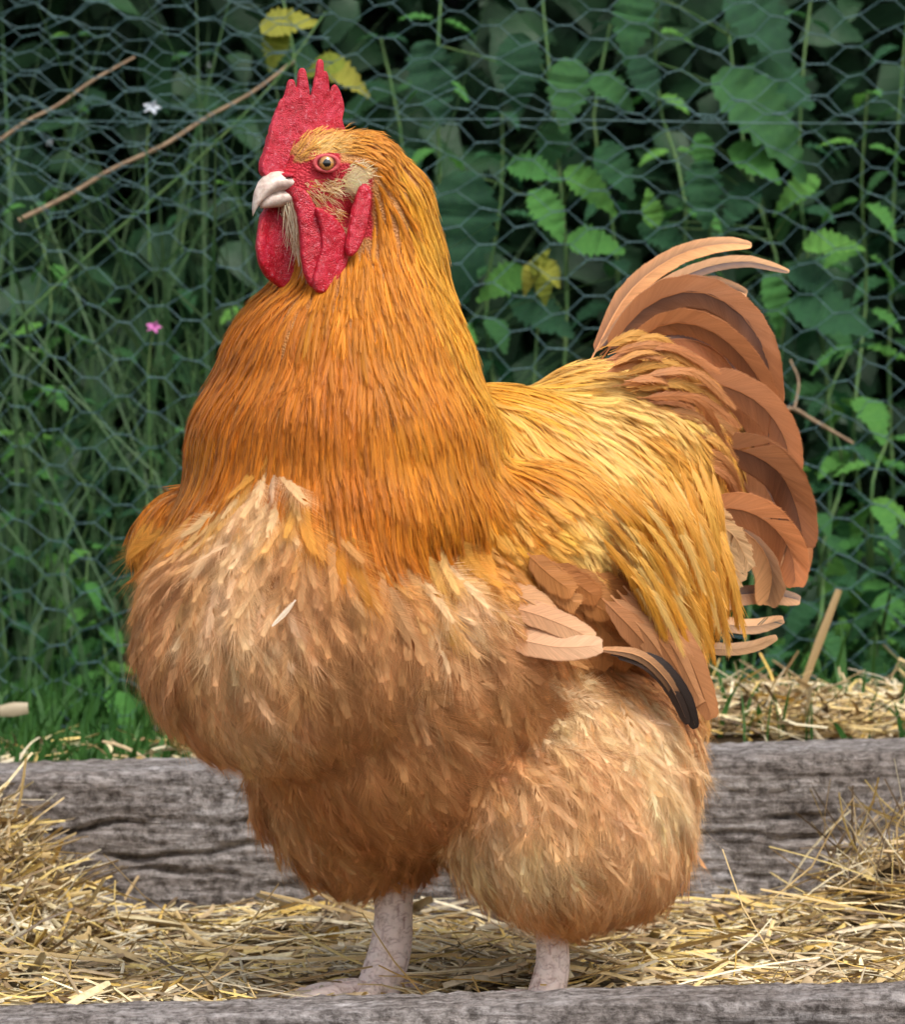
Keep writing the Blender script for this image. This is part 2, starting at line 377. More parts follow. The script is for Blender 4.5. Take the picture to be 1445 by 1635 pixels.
def build_feathers(P, B, N, L, W, col0, col1, K=12, prof=profile_round, a0=50, a1=14, fray=0.12, cup=0.25, hairs=3, fringe=0.45, split=0.08,
                   start=0.08, shaft=0.0007, shaft_col=1.25, edge=1.0, barbvar=0.12, dark_side=None, qe=0.72, hairw=0.8):
    """P,B,N: (n,S+1,3) shaft points, sideways and normal vectors. Closed web on both sides of the shaft with a fringe
    of barb tips. Returns V, [quads, tris], colours, barb coordinates."""
    n, S1, _ = P.shape; S = S1-1; M = 2*K
    k = (np.arange(K)+0.5)/K
    kk = np.concatenate([k, k[::-1]]); side = np.concatenate([-np.ones(K), np.ones(K)])
    r = start+(1-start)*kk[None]*np.ones((n, 1))
    Wn = W[:, None]; Ln = L[:, None]
    cl = np.repeat(rng.normal(0, fray, (n, M//3+1)), 3, axis=1)[:, :M]
    al = np.radians(a0+(a1-a0)*r**1.3)*np.exp(0.6*cl+rng.normal(0, fray*0.4, (n, M)))
    ln = Wn*prof(r)/np.maximum(np.sin(al), 0.14)*np.exp(0.5*cl+rng.normal(0, fray*0.4, (n, M)))
    ln = np.minimum(ln, 0.45*Ln)
    ca, sa = np.cos(al), np.sin(al)
    def at(q):                                # point at fraction q of every barb, slightly swept towards the tip
        return r+ln*ca*q*(1-0.15*(1-q))/Ln, side*ln*sa*q*(1+0.18*(1-q))
    ae, be = at(qe)
    def emb(a, b, nn):
        idx = np.clip(np.floor(a*S).astype(int), 0, S-1); f = (a*S-idx)[..., None]
        fi = np.arange(n).reshape((n,)+(1,)*(a.ndim-1))
        p = P[fi, idx]*(1-f)+P[fi, idx+1]*f; fc = np.clip(f, 0, 1)
        bb = B[fi, idx]*(1-fc)+B[fi, idx+1]*fc; nv = N[fi, idx]*(1-fc)+N[fi, idx+1]*fc
        return p+bb*b[..., None]+nv*nn[..., None]
    lf = rng.normal(0, fray*0.35, (n, M))*Wn*0.4+cl*Wn*0.15
    def hgt(b): return -cup*b**2/Wn
    VR = emb(r, side*0.00002*np.ones_like(r), np.zeros_like(r)); VE = emb(ae, be, hgt(be)+lf)
    V = [np.stack([VR, VE], 2).reshape(-1, 3)]  # index (i*M+m)*2 (+1 edge)
    bv = np.exp(rng.normal(0, barbvar, (n, M)))
    def cmix(a): 
        t = np.clip(a, 0, 1)[..., None]; return col0[:, None]*(1-t)+col1[:, None]*t
    cR = cmix(r)*bv[..., None]; cE = cmix(ae)*bv[..., None]*(1+(edge-1)*qe)
    if dark_side is not None:
        si, dc, st = dark_side; w = np.zeros((1, M, 1)); w[:, si*K:(si+1)*K] = 1; w = w*st[:, None, None]
        cR = cR*(1-w)+np.array(dc)*w; cE = cE*(1-w*.55)+np.array(dc)*w*.55
    col = [np.stack([cR, cE], 2).reshape(-1, 3)]
    ph = rng.uniform(0, 50, (n, 1))
    kR = np.stack([r*Ln*1000+ph, np.zeros_like(r), ph*np.ones_like(r)], -1); kE = np.stack([r*Ln*1000+ph, np.full_like(r, qe), ph*np.ones_like(r)], -1)
    bk = [np.stack([kR, kE], 2).reshape(-1, 3)]
    i0 = ((np.arange(n)[:, None]*M+np.arange(M-1)[None])*2)
    keepq = rng.uniform(0, 1, (n, M-1)) > split; keepq[:, K-1] = True
    ii = i0[keepq]; quads = [np.stack([ii, ii+2, ii+3, ii+1], 1)]
    off = len(V[0]); tris = []
    # fringe: thin barb tips growing out of the web's edge
    h = hairs
    if h:
        e = (np.arange(h)+0.5)/h
        A0, A1, B0, B1 = ae[:, :-1, None], ae[:, 1:, None], be[:, :-1, None], be[:, 1:, None]
        jit = rng.normal(0, .18/h, (n, M-1, h)); ee = e+jit; hw = .5/h*hairw
        dA = (ae-r)/qe; dB = be/qe
        dA = dA[:, :-1, None]*(1-ee)+dA[:, 1:, None]*ee; dB = dB[:, :-1, None]*(1-ee)+dB[:, 1:, None]*ee
        ex = (1-qe)*1.05*np.exp(rng.normal(0, fringe, (n, M-1, h))); tw = rng.normal(0, fray*.9, (n, M-1, h))
        inn = 0.12
        def pt(f): return A0*(1-f)+A1*f, B0*(1-f)+B1*f
        pa, pb = pt(ee-hw); qa, qb = pt(ee+hw); ma, mb = pt(ee)
        pa, pb, qa, qb = pa-dA*inn*.5, pb-dB*inn*.5, qa-dA*inn*.5, qb-dB*inn*.5
        ta, tb = ma+dA*ex-dB*tw*ex/Ln[..., None]*.6, mb+dB*ex+dA*Ln[..., None]*tw*ex*.6
        lfm = ((lf[:, :-1]+lf[:, 1:])/2)[..., None]
        hp = hgt(pb.reshape(n, -1)).reshape(pb.shape)+lfm+.00008; hq = hgt(qb.reshape(n, -1)).reshape(qb.shape)+lfm+.00008
        ht = hgt(tb.reshape(n, -1)).reshape(tb.shape)+lfm*1.3+rng.normal(0, fray*.25, tb.shape)*Wn[..., None]
        HV = np.stack([emb(pa, pb, hp), emb(qa, qb, hq), emb(ta, tb, ht)], 3).reshape(-1, 3); V.append(HV)
        ch = (cE[:, :-1, None]*(1-e[:, None])+cE[:, 1:, None]*e[:, None])*np.exp(rng.normal(0, barbvar, (n, M-1, h, 1)))
        col.append(np.stack([ch, ch, ch*edge], 3).reshape(-1, 3))
        kx = (r[:, :-1, None]*Ln[..., None]*1000+ph[..., None])*np.ones((1, 1, h)); z = ph[..., None]*np.ones_like(kx)
        bk.append(np.stack([np.stack([kx, np.full_like(kx, qe), z], -1), np.stack([kx, np.full_like(kx, qe), z], -1), np.stack([kx, np.ones_like(kx), z], -1)], 3).reshape(-1, 3))
        nt = len(HV)//3; tris.append(off+np.arange(nt)[:, None]*3+np.arange(3)[None]); off += len(HV)
    # shaft
    t = np.linspace(0, 0.95, S1); wsh = shaft*(1-0.85*t); sc = (L/np.median(L))[:, None]; pa = np.tile(t, (n, 1))
    SL = emb(pa, -wsh*sc, np.full((n, S1), 0.0002)); SR = emb(pa, wsh*sc, np.full((n, S1), 0.0002))
    VS = np.stack([SL, SR], 2).reshape(-1, 3); V.append(VS)
    i = (np.arange(n)[:, None]*S1+np.arange(S)[None, :]).reshape(-1)*2+off; quads.append(np.stack([i, i+1, i+3, i+2], 1))
    col.append((np.repeat(col0*0.4+col1*0.6, S1*2, 0)*shaft_col).clip(0, 0.95)); bk.append(np.zeros((len(VS), 3)))
    fc = [np.vstack(quads)]
    if tris: fc.append(np.vstack(tris))
    return np.vstack(V), fc, np.vstack(col), np.vstack(bk)

def frames(P, Nn):
    T = np.empty_like(P); T[:, 1:-1] = P[:, 2:]-P[:, :-2]; T[:, 0] = P[:, 1]-P[:, 0]; T[:, -1] = P[:, -1]-P[:, -2]; T = nrm(T)
    Nn = nrm(Nn-T*(T*Nn).sum(-1, keepdims=True)); B = np.cross(T, Nn)
    return T, B, Nn

# ------------------------------------------------------------------ plumage guides: where (photo px), which way it lies, kind, length, colours
G_OR, G_GOLD, G_DEEP = lin(208, 130, 24), lin(228, 168, 52), lin(200, 116, 20)
G_TAN, G_TANL, G_TAND = lin(212, 160, 110), lin(236, 200, 156), lin(208, 152, 100)
G_FL, G_FLL, G_FLD = lin(228, 186, 138), lin(248, 220, 178), lin(216, 162, 108)
G_SAD, G_SADL = lin(226, 166, 70), lin(236, 194, 112)
G_COV = lin(186, 122, 66)
H, S_, B_, W_, F_, K_ = 'hackle', 'saddle', 'breast', 'wing', 'fluff', 'crown'
GUIDES = [
 (505,225,.35,-.6,K_,20,lin(228,172,84)),(545,205,.9,-.1,K_,24,lin(222,160,66)),(520,238,.9,.05,K_,20,lin(226,170,84)),(590,230,.85,.4,K_,34,lin(208,140,48)),(600,262,.8,.55,K_,36,lin(206,132,38)),
 (625,262,.7,.7,H,60,G_GOLD),(615,310,.45,.9,H,70,G_OR),(660,320,.5,.85,H,80,G_GOLD),(700,420,.35,.94,H,100,G_GOLD),(735,520,.3,.95,H,115,G_GOLD),(780,620,.35,.92,H,120,G_GOLD),
 (835,700,.55,.82,H,125,G_SAD),(870,745,.62,.76,H,120,G_SAD),(600,380,.14,1,H,85,G_OR),(625,480,.12,1,H,105,G_OR),(645,600,.12,1,H,120,G_OR),(690,680,.18,1,H,125,G_OR),(700,780,.12,1,H,115,G_DEEP),(775,760,.25,.95,H,120,G_OR),
 (520,520,-.05,1,H,95,G_DEEP),(540,620,.02,1,H,110,G_DEEP),(570,740,.08,1,H,115,G_DEEP),(620,820,.08,1,H,100,G_DEEP),(500,700,.0,1,H,110,G_DEEP),(560,440,.0,1,H,80,G_OR),
 (440,480,-.3,.95,H,85,G_DEEP),(400,545,-.36,.93,H,100,G_DEEP),(350,625,-.36,.93,H,115,G_OR),(310,715,-.25,.97,H,115,G_OR),(285,770,-.2,1,H,95,G_OR),(440,620,-.1,1,H,110,G_DEEP),(390,680,-.2,1,H,110,G_DEEP),(340,740,-.25,1,H,90,G_DEEP),(480,540,-.05,1,H,90,G_DEEP),
 (420,770,-.1,1,B_,60,G_TANL),(400,810,-.2,1,B_,66,G_TANL),(310,860,-.4,.92,B_,66,G_TAN),(240,920,-.25,.97,B_,66,G_TAN),(400,930,-.12,1,B_,74,G_TANL),(500,880,.1,1,B_,66,G_TAN),(600,930,.35,.93,B_,80,G_TAN),(690,910,.6,.8,B_,84,G_TANL),
 (745,960,.65,.76,B_,84,G_TAN),(300,1010,-.15,1,B_,76,G_TAN),(460,1040,.1,1,B_,82,G_TAN),(570,1050,.3,.95,B_,90,G_TAND),(670,1040,.5,.86,B_,90,G_TAN),(765,1070,.6,.8,B_,90,G_TAND),(270,1080,.0,1,B_,76,G_TAN),(360,1100,.05,1,B_,80,G_TANL),
 (470,1150,.2,.98,B_,88,G_TAND),(590,1180,.3,.95,B_,90,G_TAND),(700,1170,.5,.86,B_,90,G_TAND),(800,1140,.6,.78,F_,90,G_TAND),(420,1230,.05,1,F_,80,G_FL),(540,1270,.1,1,F_,90,G_TAND),(660,1260,.3,.95,F_,90,G_TAND),
 (880,1100,.5,.86,F_,90,G_FLL),(1000,1140,.4,.9,F_,90,G_FLL),(920,1200,.55,.83,F_,95,G_FL),(1040,1220,.35,.93,F_,90,G_FLL),(830,1230,.55,.82,F_,90,G_FL),(740,1320,.1,1,F_,90,G_FLL),(840,1310,.25,.96,F_,90,G_FLL),(950,1310,.45,.88,F_,90,G_FL),(1050,1320,.3,.95,F_,80,G_FL),
 (780,1400,.25,.96,F_,80,G_FLD),(880,1420,.25,.96,F_,78,G_FLD),(990,1420,.0,1,F_,72,G_FLD),(1070,1390,-.1,1,F_,70,G_FLD),(1110,1220,.2,1,F_,80,G_FL),(1120,1160,.15,1,F_,80,G_FL),(870,1470,.0,1,F_,60,G_FLD),
 (500,1370,.12,1,F_,78,G_FLD),(620,1360,.15,1,F_,78,G_FLD),(450,1310,.05,1,F_,80,G_FL),(600,1410,.0,1,F_,60,G_FLD),
 (835,640,.82,.5,S_,95,G_SADL),(900,585,.9,.2,S_,95,G_SADL),(950,565,.95,.1,S_,100,G_SADL),(1000,600,.9,.35,S_,110,G_SADL),(1080,620,.8,.6,S_,115,G_SAD),(900,670,.86,.5,S_,110,G_SADL),(1000,700,.86,.5,S_,115,G_SAD),(1100,710,.72,.7,S_,110,G_SAD),
 (1150,790,.5,.86,S_,110,G_SAD),(930,750,.82,.56,S_,115,G_SAD),(1040,790,.72,.7,S_,120,G_SAD),(1110,870,.5,.86,S_,120,G_SAD),(1150,950,.3,.95,S_,110,G_SAD),(1010,860,.65,.76,S_,120,G_SAD),
 (800,800,.6,.8,W_,62,G_SAD),(850,830,.76,.65,W_,66,G_SAD),(910,840,.78,.62,W_,70,G_SADL),(980,880,.7,.7,W_,76,G_SAD),(800,870,.62,.78,W_,62,lin(200,134,56)),(870,900,.78,.62,W_,66,lin(204,140,66)),(940,940,.75,.66,W_,76,lin(196,130,66)),(1020,980,.6,.8,W_,84,G_COV),(850,960,.8,.6,W_,70,G_COV),(930,1000,.8,.6,W_,80,G_COV),(1050,1050,.55,.83,W_,84,G_COV),
 (215,860,-.15,1,W_,56,lin(214,146,48)),(240,800,-.3,.95,W_,54,lin(214,146,48)),
]
O0 = np.array([0, -D0, CAMZ])
def raycast(px, py):
    d = Vector(((px-CX)/F, 1, -(py-CY)/F)).normalized()
    return BVH.ray_cast(Vector(O0), d)
gp, gd, gt, gl, gc, gn = [], [], [], [], [], []
sag_c = np.array(PB(478, 960, -110))
for (px, py, dx, dy, ty, ln_, c) in GUIDES:
    hit, nr, *_ = raycast(px, py)
    if hit is None:
        hit, nr, *_ = BVH.find_nearest(PB(px, py, 100))
    nr = np.array(nr); p = np.array(hit)
    d = np.array([dx, 0, -dy]); 
    d = d-nr*(d@nr)
    if np.linalg.norm(d) < 1e-3: d = np.array([0, 0, -1.0])
    d = d/np.linalg.norm(d)
    for mir in (0, 1):
        if mir:
            cen = np.array(HP(0, 0, 0)) if ty == K_ else (np.array(PB(560, 560, -52)) if ty == H else sag_c)
            ax = HS if ty == K_ else sid
            p2 = p-2*((p-cen)@ax)*ax; n2 = nr-2*(nr@ax)*ax; d2 = d-2*(d@ax)*ax
            if n2 @ (O0-p2)/np.linalg.norm(O0-p2) > -0.05: continue
            gp.append(p2); gd.append(d2); gn.append(n2)
        else:
            gp.append(p); gd.append(d); gn.append(nr)
        gt.append(ty); gl.append(ln_); gc.append(c)
gp, gd, gl, gc, gn = map(np.array, (gp, gd, gl, gc, gn)); gt = np.array(gt)
def guide_w(P, Nr=None, pw=4):
    d2 = ((P[:, None, :]-gp[None])**2).sum(-1)
    if Nr is not None: d2 = d2*(1.0+1.5*np.clip(0.6-(Nr@gn.T), 0, 2))
    w = 1/(d2+1e-5)**(pw/2)
    return w/w.sum(1, keepdims=True), d2

# ------------------------------------------------------------------ root points on the body
bt = body_me.polygons
nf = len(bt); cen = np.empty(nf*3, dtype=np.float32); bt.foreach_get('center', cen); cen = cen.reshape(-1, 3).astype(float)
fno = np.empty(nf*3, dtype=np.float32); bt.foreach_get('normal', fno); fno = fno.reshape(-1, 3).astype(float)
far = np.empty(nf, dtype=np.float32); bt.foreach_get('area', far)
NC = 90000
pick = rng.choice(nf, NC, p=far/far.sum())
RP = cen[pick]+rng.normal(0, 0.0008, (NC, 3)); RN = fno[pick]
w_, d2_ = guide_w(RP, RN)
near = d2_.argmin(1); rt = gt[near]; rl = (w_*gl[None]).sum(1)
SPACE = {H: 9.5, S_: 11.5, B_: 15.0, W_: 12.0, F_: 13.0, K_: 5.2}
spc = np.array([SPACE[t] for t in rt])*PXM
toc = nrm(O0-RP); vis = (RN*toc).sum(1) > -0.25
spc = np.where(vis, spc, spc*1.9)
fmk = face_mask(RP)
hh = to_head(RP)
grid = {}; cellsz = 15*PXM; keep = []
order = rng.permutation(NC)
for i in order:
    if fmk[i]: continue
    x, y, z = RP[i]; s = spc[i]; kx, ky, kz = int(x//cellsz), int(y//cellsz), int(z//cellsz)
    rr = int(s//cellsz)+1; ok = True
    for ax in range(kx-rr, kx+rr+1):
        for ay in range(ky-rr, ky+rr+1):
            for az in range(kz-rr, kz+rr+1):
                for (qx, qy, qz) in grid.get((ax, ay, az), ()):
                    if (qx-x)**2+(qy-y)**2+(qz-z)**2 < s*s: ok = False; break
                if not ok: break
            if not ok: break
        if not ok: break
    if ok:
        grid.setdefault((kx, ky, kz), []).append((x, y, z)); keep.append(i)
keep = np.array(keep)
def march(P0, L, S=6, jit=0.16, off0=0.0006, lift=0.0045, dirs=None, droop=0.0):
    n = len(P0); pts = np.empty((n, S+1, 3)); nrs = np.empty((n, S+1, 3))
    p = P0.copy(); ang = rng.normal(0, jit, n); prev = None
    for s in range(S+1):
        nr = np.empty((n, 3))
        for i in range(n):
            h, no, *_ = BVH.find_nearest(p[i])
            p[i] = h; nr[i] = no
        pts[:, s] = p; nrs[:, s] = nr
        if s == S: break
        w, _ = guide_w(p, nr); d = (w[..., None]*gd[None]).sum(1); d = d+np.array([0, 0, -droop]); d = nrm(d-nr*(d*nr).sum(1, keepdims=True))
        if dirs is None:
            bt_ = np.cross(d, nr); d = nrm(d*np.cos(ang)[:, None]+bt_*np.sin(ang)[:, None])
        if prev is not None: d = nrm(0.6*d+0.4*prev)
        prev = d; p = p+d*(L/S)[:, None]
    # smooth normals along shaft
    t = np.linspace(0, 1, S+1)[None, :, None]
    for _ in range(3): nrs[:, 1:-1] = nrm(0.25*nrs[:, :-2]+0.5*nrs[:, 1:-1]+0.25*nrs[:, 2:])
    pts = pts+nrs*(off0+lift*t**1.2*np.exp(rng.normal(0, .25, (n, 1, 1))))
    for _ in range(2): pts[:, 1:-1] = 0.25*pts[:, :-2]+0.5*pts[:, 1:-1]+0.25*pts[:, 2:]
    return pts, nrs

def colours(P0, Nr, var=0.10, huevar=0.022):
    w, _ = guide_w(P0, Nr, 4.5); c = np.exp((w[..., None]*np.log(gc[None])).sum(1))
    c = c*np.exp(rng.normal(0, var, (len(P0), 1)))*np.exp(rng.normal(0, huevar, (len(P0), 3))*np.array([0.3, 1, 1.6]))
    return c
def plume(name, sel, mat, label=None, lenf=1.0, wfrac=0.2, S=6, roll=0.1, jit=0.15, lift=0.0045, c0=0.8, c1=1.05, var=0.1, **kw):
    P0, N0 = RP[sel], RN[sel]; L = rl[sel]*PXM*lenf*np.exp(rng.normal(0, 0.14, len(sel)))
    pts, nrs = march(P0, L, S, jit, lift=lift)
    T, Bv, Nv = frames(pts, nrs)
    a = rng.normal(0, roll, len(sel))[:, None, None]
    B2 = Bv*np.cos(a)+Nv*np.sin(a); N2 = Nv*np.cos(a)-Bv*np.sin(a)
    c = colours(P0, N0, var)
    W = L*wfrac*np.exp(rng.normal(0, 0.12, len(sel)))
    V, f, col, bk = build_feathers(pts, B2, N2, L, W, c*c0, np.minimum(c*c1, 0.95), **kw)
    o = link(name, np_mesh(name, V, f, mat, col, bk), rooster); o['kind'] = 'stuff'
    if label: o['label'] = label
    return o
kt = rt[keep]
print('feather counts', {t: int((kt == t).sum()) for t in SPACE})
plume('hackle_feathers', keep[kt == H], M_FEATHER, 'orange gold narrow neck feathers', 1.3, 0.056, S=8, K=8, hairs=3, prof=profile_lance, a0=12, a1=5, fray=0.14, fringe=.3, qe=.45, hairw=.6, cup=0.45, jit=0.075, lift=0.0027, shaft=0.00016, shaft_col=1.15, c0=1.06, c1=0.96, edge=1.05, var=0.12, barbvar=0.12, split=.10)
plume('saddle_feathers', keep[kt == S_], M_FEATHER, 'yellow gold pointed saddle feathers', 1.2, 0.075, S=8, K=8, hairs=3, prof=profile_lance, a0=15, a1=6, fray=0.15, fringe=.3, qe=.48, hairw=.6, cup=0.45, jit=0.12, lift=0.0034, shaft=0.00018, shaft_col=1.12, c0=0.93, c1=1.06, edge=1.05, var=0.10, barbvar=0.10, split=.10)
plume('breast_feathers', keep[kt == B_], M_BREAST, 'tan buff rounded breast feathers', 1.25, 0.36, K=13, hairs=8, prof=profile_round, a0=50, a1=14, fray=0.17, fringe=.32, qe=.30, hairw=.62, cup=0.34, jit=0.30, lift=0.0072, shaft=0.00016, shaft_col=1.14, roll=0.2, c0=0.90, c1=1.05, edge=1.10, var=0.06, barbvar=.07, split=.03)
plume('wing_covert_feathers', keep[kt == W_], M_FEATHER, 'gold and brown small wing feathers', 1.05, 0.17, K=9, hairs=4, prof=profile_lance, a0=28, a1=9, fray=0.14, fringe=.35, qe=.55, hairw=.6, cup=0.3, jit=0.15, lift=0.0038, shaft=0.0002, shaft_col=1.15, c0=0.86, c1=1.07, edge=1.06, var=0.11, barbvar=.07)
plume('fluff_feathers', keep[kt == F_], M_DOWN, 'pale fluffy thigh and belly feathers', 1.0, 0.34, K=11, hairs=6, prof=profile_round, a0=44, a1=10, fray=0.22, fringe=.45, qe=.30, cup=0.3, hairw=.5, jit=0.36, lift=0.0085, shaft=0.00012, shaft_col=1.1, roll=0.25, c0=0.93, c1=1.06, edge=1.06, var=0.06, barbvar=.07, split=.2)
plume('crown_feathers', keep[kt == K_], M_FEATHER, 'short golden head feathers', 1.0, 0.10, K=5, hairs=2, prof=profile_lance, a0=18, a1=7, fray=0.2, qe=.45, hairw=.6, cup=0.4, jit=0.16, lift=0.0022, S=5, shaft=0.0001, c0=0.88, c1=1.12, var=0.11)
# ------------------------------------------------------------------ long feathers laid out one by one
def catmull(pts, n):
    P = np.array(pts, float); P = np.vstack([2*P[0]-P[1], P, 2*P[-1]-P[-2]]); m = len(P)-3
    out = []
    for t in np.linspace(0, m-1e-6, n):
        i = int(t); f = t-i; a, b, c, d = P[i:i+4]
        out.append(0.5*((2*b)+(-a+c)*f+(2*a-5*b+4*c-d)*f*f+(-a+3*b-3*c+d)*f**3))
    return np.array(out)
def resample(P, n):
    s = np.concatenate([[0], np.cumsum(np.linalg.norm(np.diff(P, axis=0), axis=1))]); t = np.linspace(0, s[-1], n)
    return np.stack([np.interp(t, s, P[:, k]) for k in range(3)], 1), s[-1]
def long_feather(name, pts, halfw, c0, c1, parent=rooster, label=None, K=44, prof=profile_sickle, nvec=(0, -1, 0.25), S=12, fray=0.03, a0=40, a1=30, cup=0.16,
                 dark=None, roll=0.0, shaft=0.0006, shaft_col=1.15, surf=None, mat=None, barbvar=0.045, edge=1.04, hairs=2, fringe=.3, qe=.93, split=.0):
    W3 = []
    for p in pts:
        px, py = p[0], p[1]
        if surf is not None:
            h, no, *_ = raycast(px, py)
            if h is not None:
                dep = ((h.y) - surf*PXM*(1+0.5*len(W3)))/PXM
            else: dep = p[2] if len(p) > 2 else last
            last = dep
        else: dep = p[2]
        W3.append(np.array(PB(px, py, dep)))
    if surf is not None:                      # keep depth smooth along the shaft
        for _ in range(2):
            for i in range(1, len(W3)-1): W3[i][1] = min(W3[i][1], 0.5*(W3[i-1][1]+W3[i+1][1]))
    P, L = resample(catmull(W3, 60), S+1); P = P[None]
    Nn = np.tile(np.array(nvec, float), (1, S+1, 1)); T, Bv, Nv = frames(P, Nn)
    if roll:
        Bv, Nv = Bv*math.cos(roll)+Nv*math.sin(roll), Nv*math.cos(roll)-Bv*math.sin(roll)
    V, f, col, bk = build_feathers(P, Bv, Nv, np.array([L]), np.array([halfw*PXM]), np.array([c0]), np.array([c1]), K=K, prof=prof, a0=a0, a1=a1, fray=fray, cup=cup, hairs=hairs, fringe=fringe, qe=qe, split=split,
                               start=0.04, shaft=shaft, shaft_col=shaft_col, edge=edge, barbvar=barbvar,
                               dark_side=None if dark is None else (dark[0], dark[1], np.array([dark[2]])))
    o = link(name, np_mesh(name, V, f, mat or M_VANE, col, bk), parent)
    if label: o['label'] = label
    return o
T_B, T_L, T_D, T_R = lin(172, 114, 72), lin(204, 152, 104), lin(92, 70, 62), lin(152, 92, 52)
DK = lin(58, 46, 48)
TAIL = [ # (points px,py,depth), half width, base colour, tip colour, dark(side), roll
 ([(938,575,330),(1000,470,350),(1080,408,365),(1150,390,380),(1198,392,390)], 18, T_B, T_L, (0, DK, 0.25), 0.1),
 ([(950,570,320),(1030,480,345),(1110,428,360),(1190,418,372),(1262,432,380)], 16, lin(180,132,100), lin(214,164,116), (1, lin(96,88,96), 0.75), 0.0),
 ([(960,570,350),(1050,490,375),(1130,455,385),(1192,470,390)], 24, T_D, T_L, (0, DK, 0.6), 0.3),
 ([(955,575,310),(1030,490,320),(1110,466,330),(1180,500,335),(1222,570,340),(1238,655,345)], 30, T_B, T_R, (1, DK, 0.45), -0.2),
 ([(970,575,318),(1050,500,335),(1130,480,345),(1200,535,352),(1232,610,355),(1240,670,355)], 28, T_R, T_B, (0, DK, 0.3), 0.2),
 ([(980,580,290),(1060,515,295),(1140,530,300),(1200,590,305),(1232,660,310),(1240,700,312)], 27, T_B, T_R, (1, DK, 0.3), -0.3),
 ([(985,585,300),(1070,540,315),(1140,560,322),(1180,610,325),(1195,660,325)], 30, lin(150,92,60), T_R, (0, DK, 0.5), 0.1),
 ([(1050,610,240),(1130,610,250),(1200,640,262),(1245,690,272),(1266,755,280)], 32, T_B, T_R, (1, DK, 0.25), -0.3),
 ([(1070,630,260),(1150,632,285),(1210,668,300),(1235,720,305),(1240,770,308)], 30, T_R, T_B, (0, DK, 0.4), 0.1),
 ([(1080,660,280),(1170,665,310),(1225,700,322),(1255,750,330),(1262,800,332)], 30, T_B, T_B, (1, DK, 0.3), -0.1),
 ([(1090,720,220),(1170,712,230),(1235,745,245),(1272,805,255),(1284,872,262)], 34, T_B, T_R, (1, DK, 0.25), -0.3),
 ([(1100,740,250),(1180,735,275),(1225,775,285),(1245,830,290),(1248,880,292)], 32, T_R, T_B, (0, DK, 0.45), 0.1),
 ([(1110,770,280),(1190,760,300),(1245,800,312),(1270,860,318),(1272,910,320)], 32, lin(150,92,60), T_B, (1, DK, 0.35), 0.0),
 ([(1080,830,200),(1160,812,205),(1222,830,215),(1260,880,225),(1268,935,232)], 36, T_B, T_R, (1, DK, 0.2), -0.3),
 ([(1090,850,230),(1165,835,250),(1210,865,258),(1228,915,262),(1230,955,264)], 32, T_R, T_L, (0, DK, 0.3), 0.1),
 ([(1100,930,260),(1160,950,270),(1220,948,280),(1271,956,288)], 18, lin(150,104,80), lin(206,160,120), (0, lin(84,74,76), 0.6), 0.2),
 ([(1100,985,255),(1160,1000,262),(1210,1000,270),(1244,988,276)], 15, lin(160,116,84), lin(212,168,124), (1, lin(100,84,76), 0.4), 0.2),
 ([(1100,1030,250),(1160,1040,256),(1205,1036,262),(1236,1021,268)], 13, lin(176,130,90), lin(220,176,130), None, 0.2),
]
for (pts, hw, c0, c1, dk, rl_) in TAIL:
    tv = math.exp(rng.normal(0, .2)); c0 = np.array(c0)*tv*.8; c1 = np.array(c1)*tv
    long_feather('tail_feather', [(x+rng.uniform(-5, 5), y+rng.uniform(-5, 5), z+rng.uniform(-8, 8)) for x, y, z in pts], hw*rng.uniform(.85, 1.08), c0, c1, dark=(dk[0], dk[1], min(.92, dk[2]*1.5+rng.uniform(0, .25))) if dk else None, roll=rl_+rng.uniform(-.25, .25), split=.008, fray=0.022, K=56, nvec=(0.15, -1, 0.15), edge=1.22, hairs=2, fringe=.2)
# the far side of the tail, mirrored, seen only from the other side
for (pts, hw, c0, c1, dk, rl_) in TAIL[9:15:3]:
    q = []
    for (px, py, dp) in pts:
        w = np.array(PB(px, py, dp)); w = w-2*((w-sag_c)@sid)*sid*0.999; q.append(w)
    P, L = resample(catmull(q, 40), 11); P = P[None]; T, Bv, Nv = frames(P, np.tile(-sid, (1, 11, 1)))
    V, f, col, bk = build_feathers(P, Bv, Nv, np.array([L]), np.array([hw*PXM]), np.array([c0]), np.array([c1]), K=30, prof=profile_sickle, a0=38, a1=16, fray=0.06, cup=0.12)
    link('tail_feather', np_mesh('tail_feather', V, f, M_VANE, col, bk), rooster)
# narrow coverts where the saddle runs into the tail
for k in range(46):
    t = rng.uniform(0, 1); x0 = 960+120*t+rng.uniform(-15, 15); y0 = 560+150*t**1.2+rng.uniform(-12, 40)
    l = rng.uniform(130, 200); a_ = math.radians(-18+42*t+rng.uniform(-8, 8)); b_ = a_+math.radians(rng.uniform(38, 62))
    x1, y1 = x0+l*.5*math.cos(a_), y0+l*.5*math.sin(a_); x2, y2 = x1+l*.5*math.cos(b_), y1+l*.5*math.sin(b_)
    c = np.array([lin(196,132,78), lin(214,152,80), lin(186,120,70), lin(224,166,84), lin(206,146,92)][k % 5])
    zz = 95+70*t+rng.uniform(-12, 12)
    long_feather('tail_covert_feather', [(x0, y0, zz+10), (x1, y1, zz+35), (x2, y2, zz+110)], rng.uniform(8, 13), c*.92, c*1.04, prof=profile_lance, K=20, a0=20, a1=7, fray=.12, S=9, mat=M_FEATHER, roll=rng.uniform(-.4, .4), shaft=.0003, hairs=2, qe=.7)
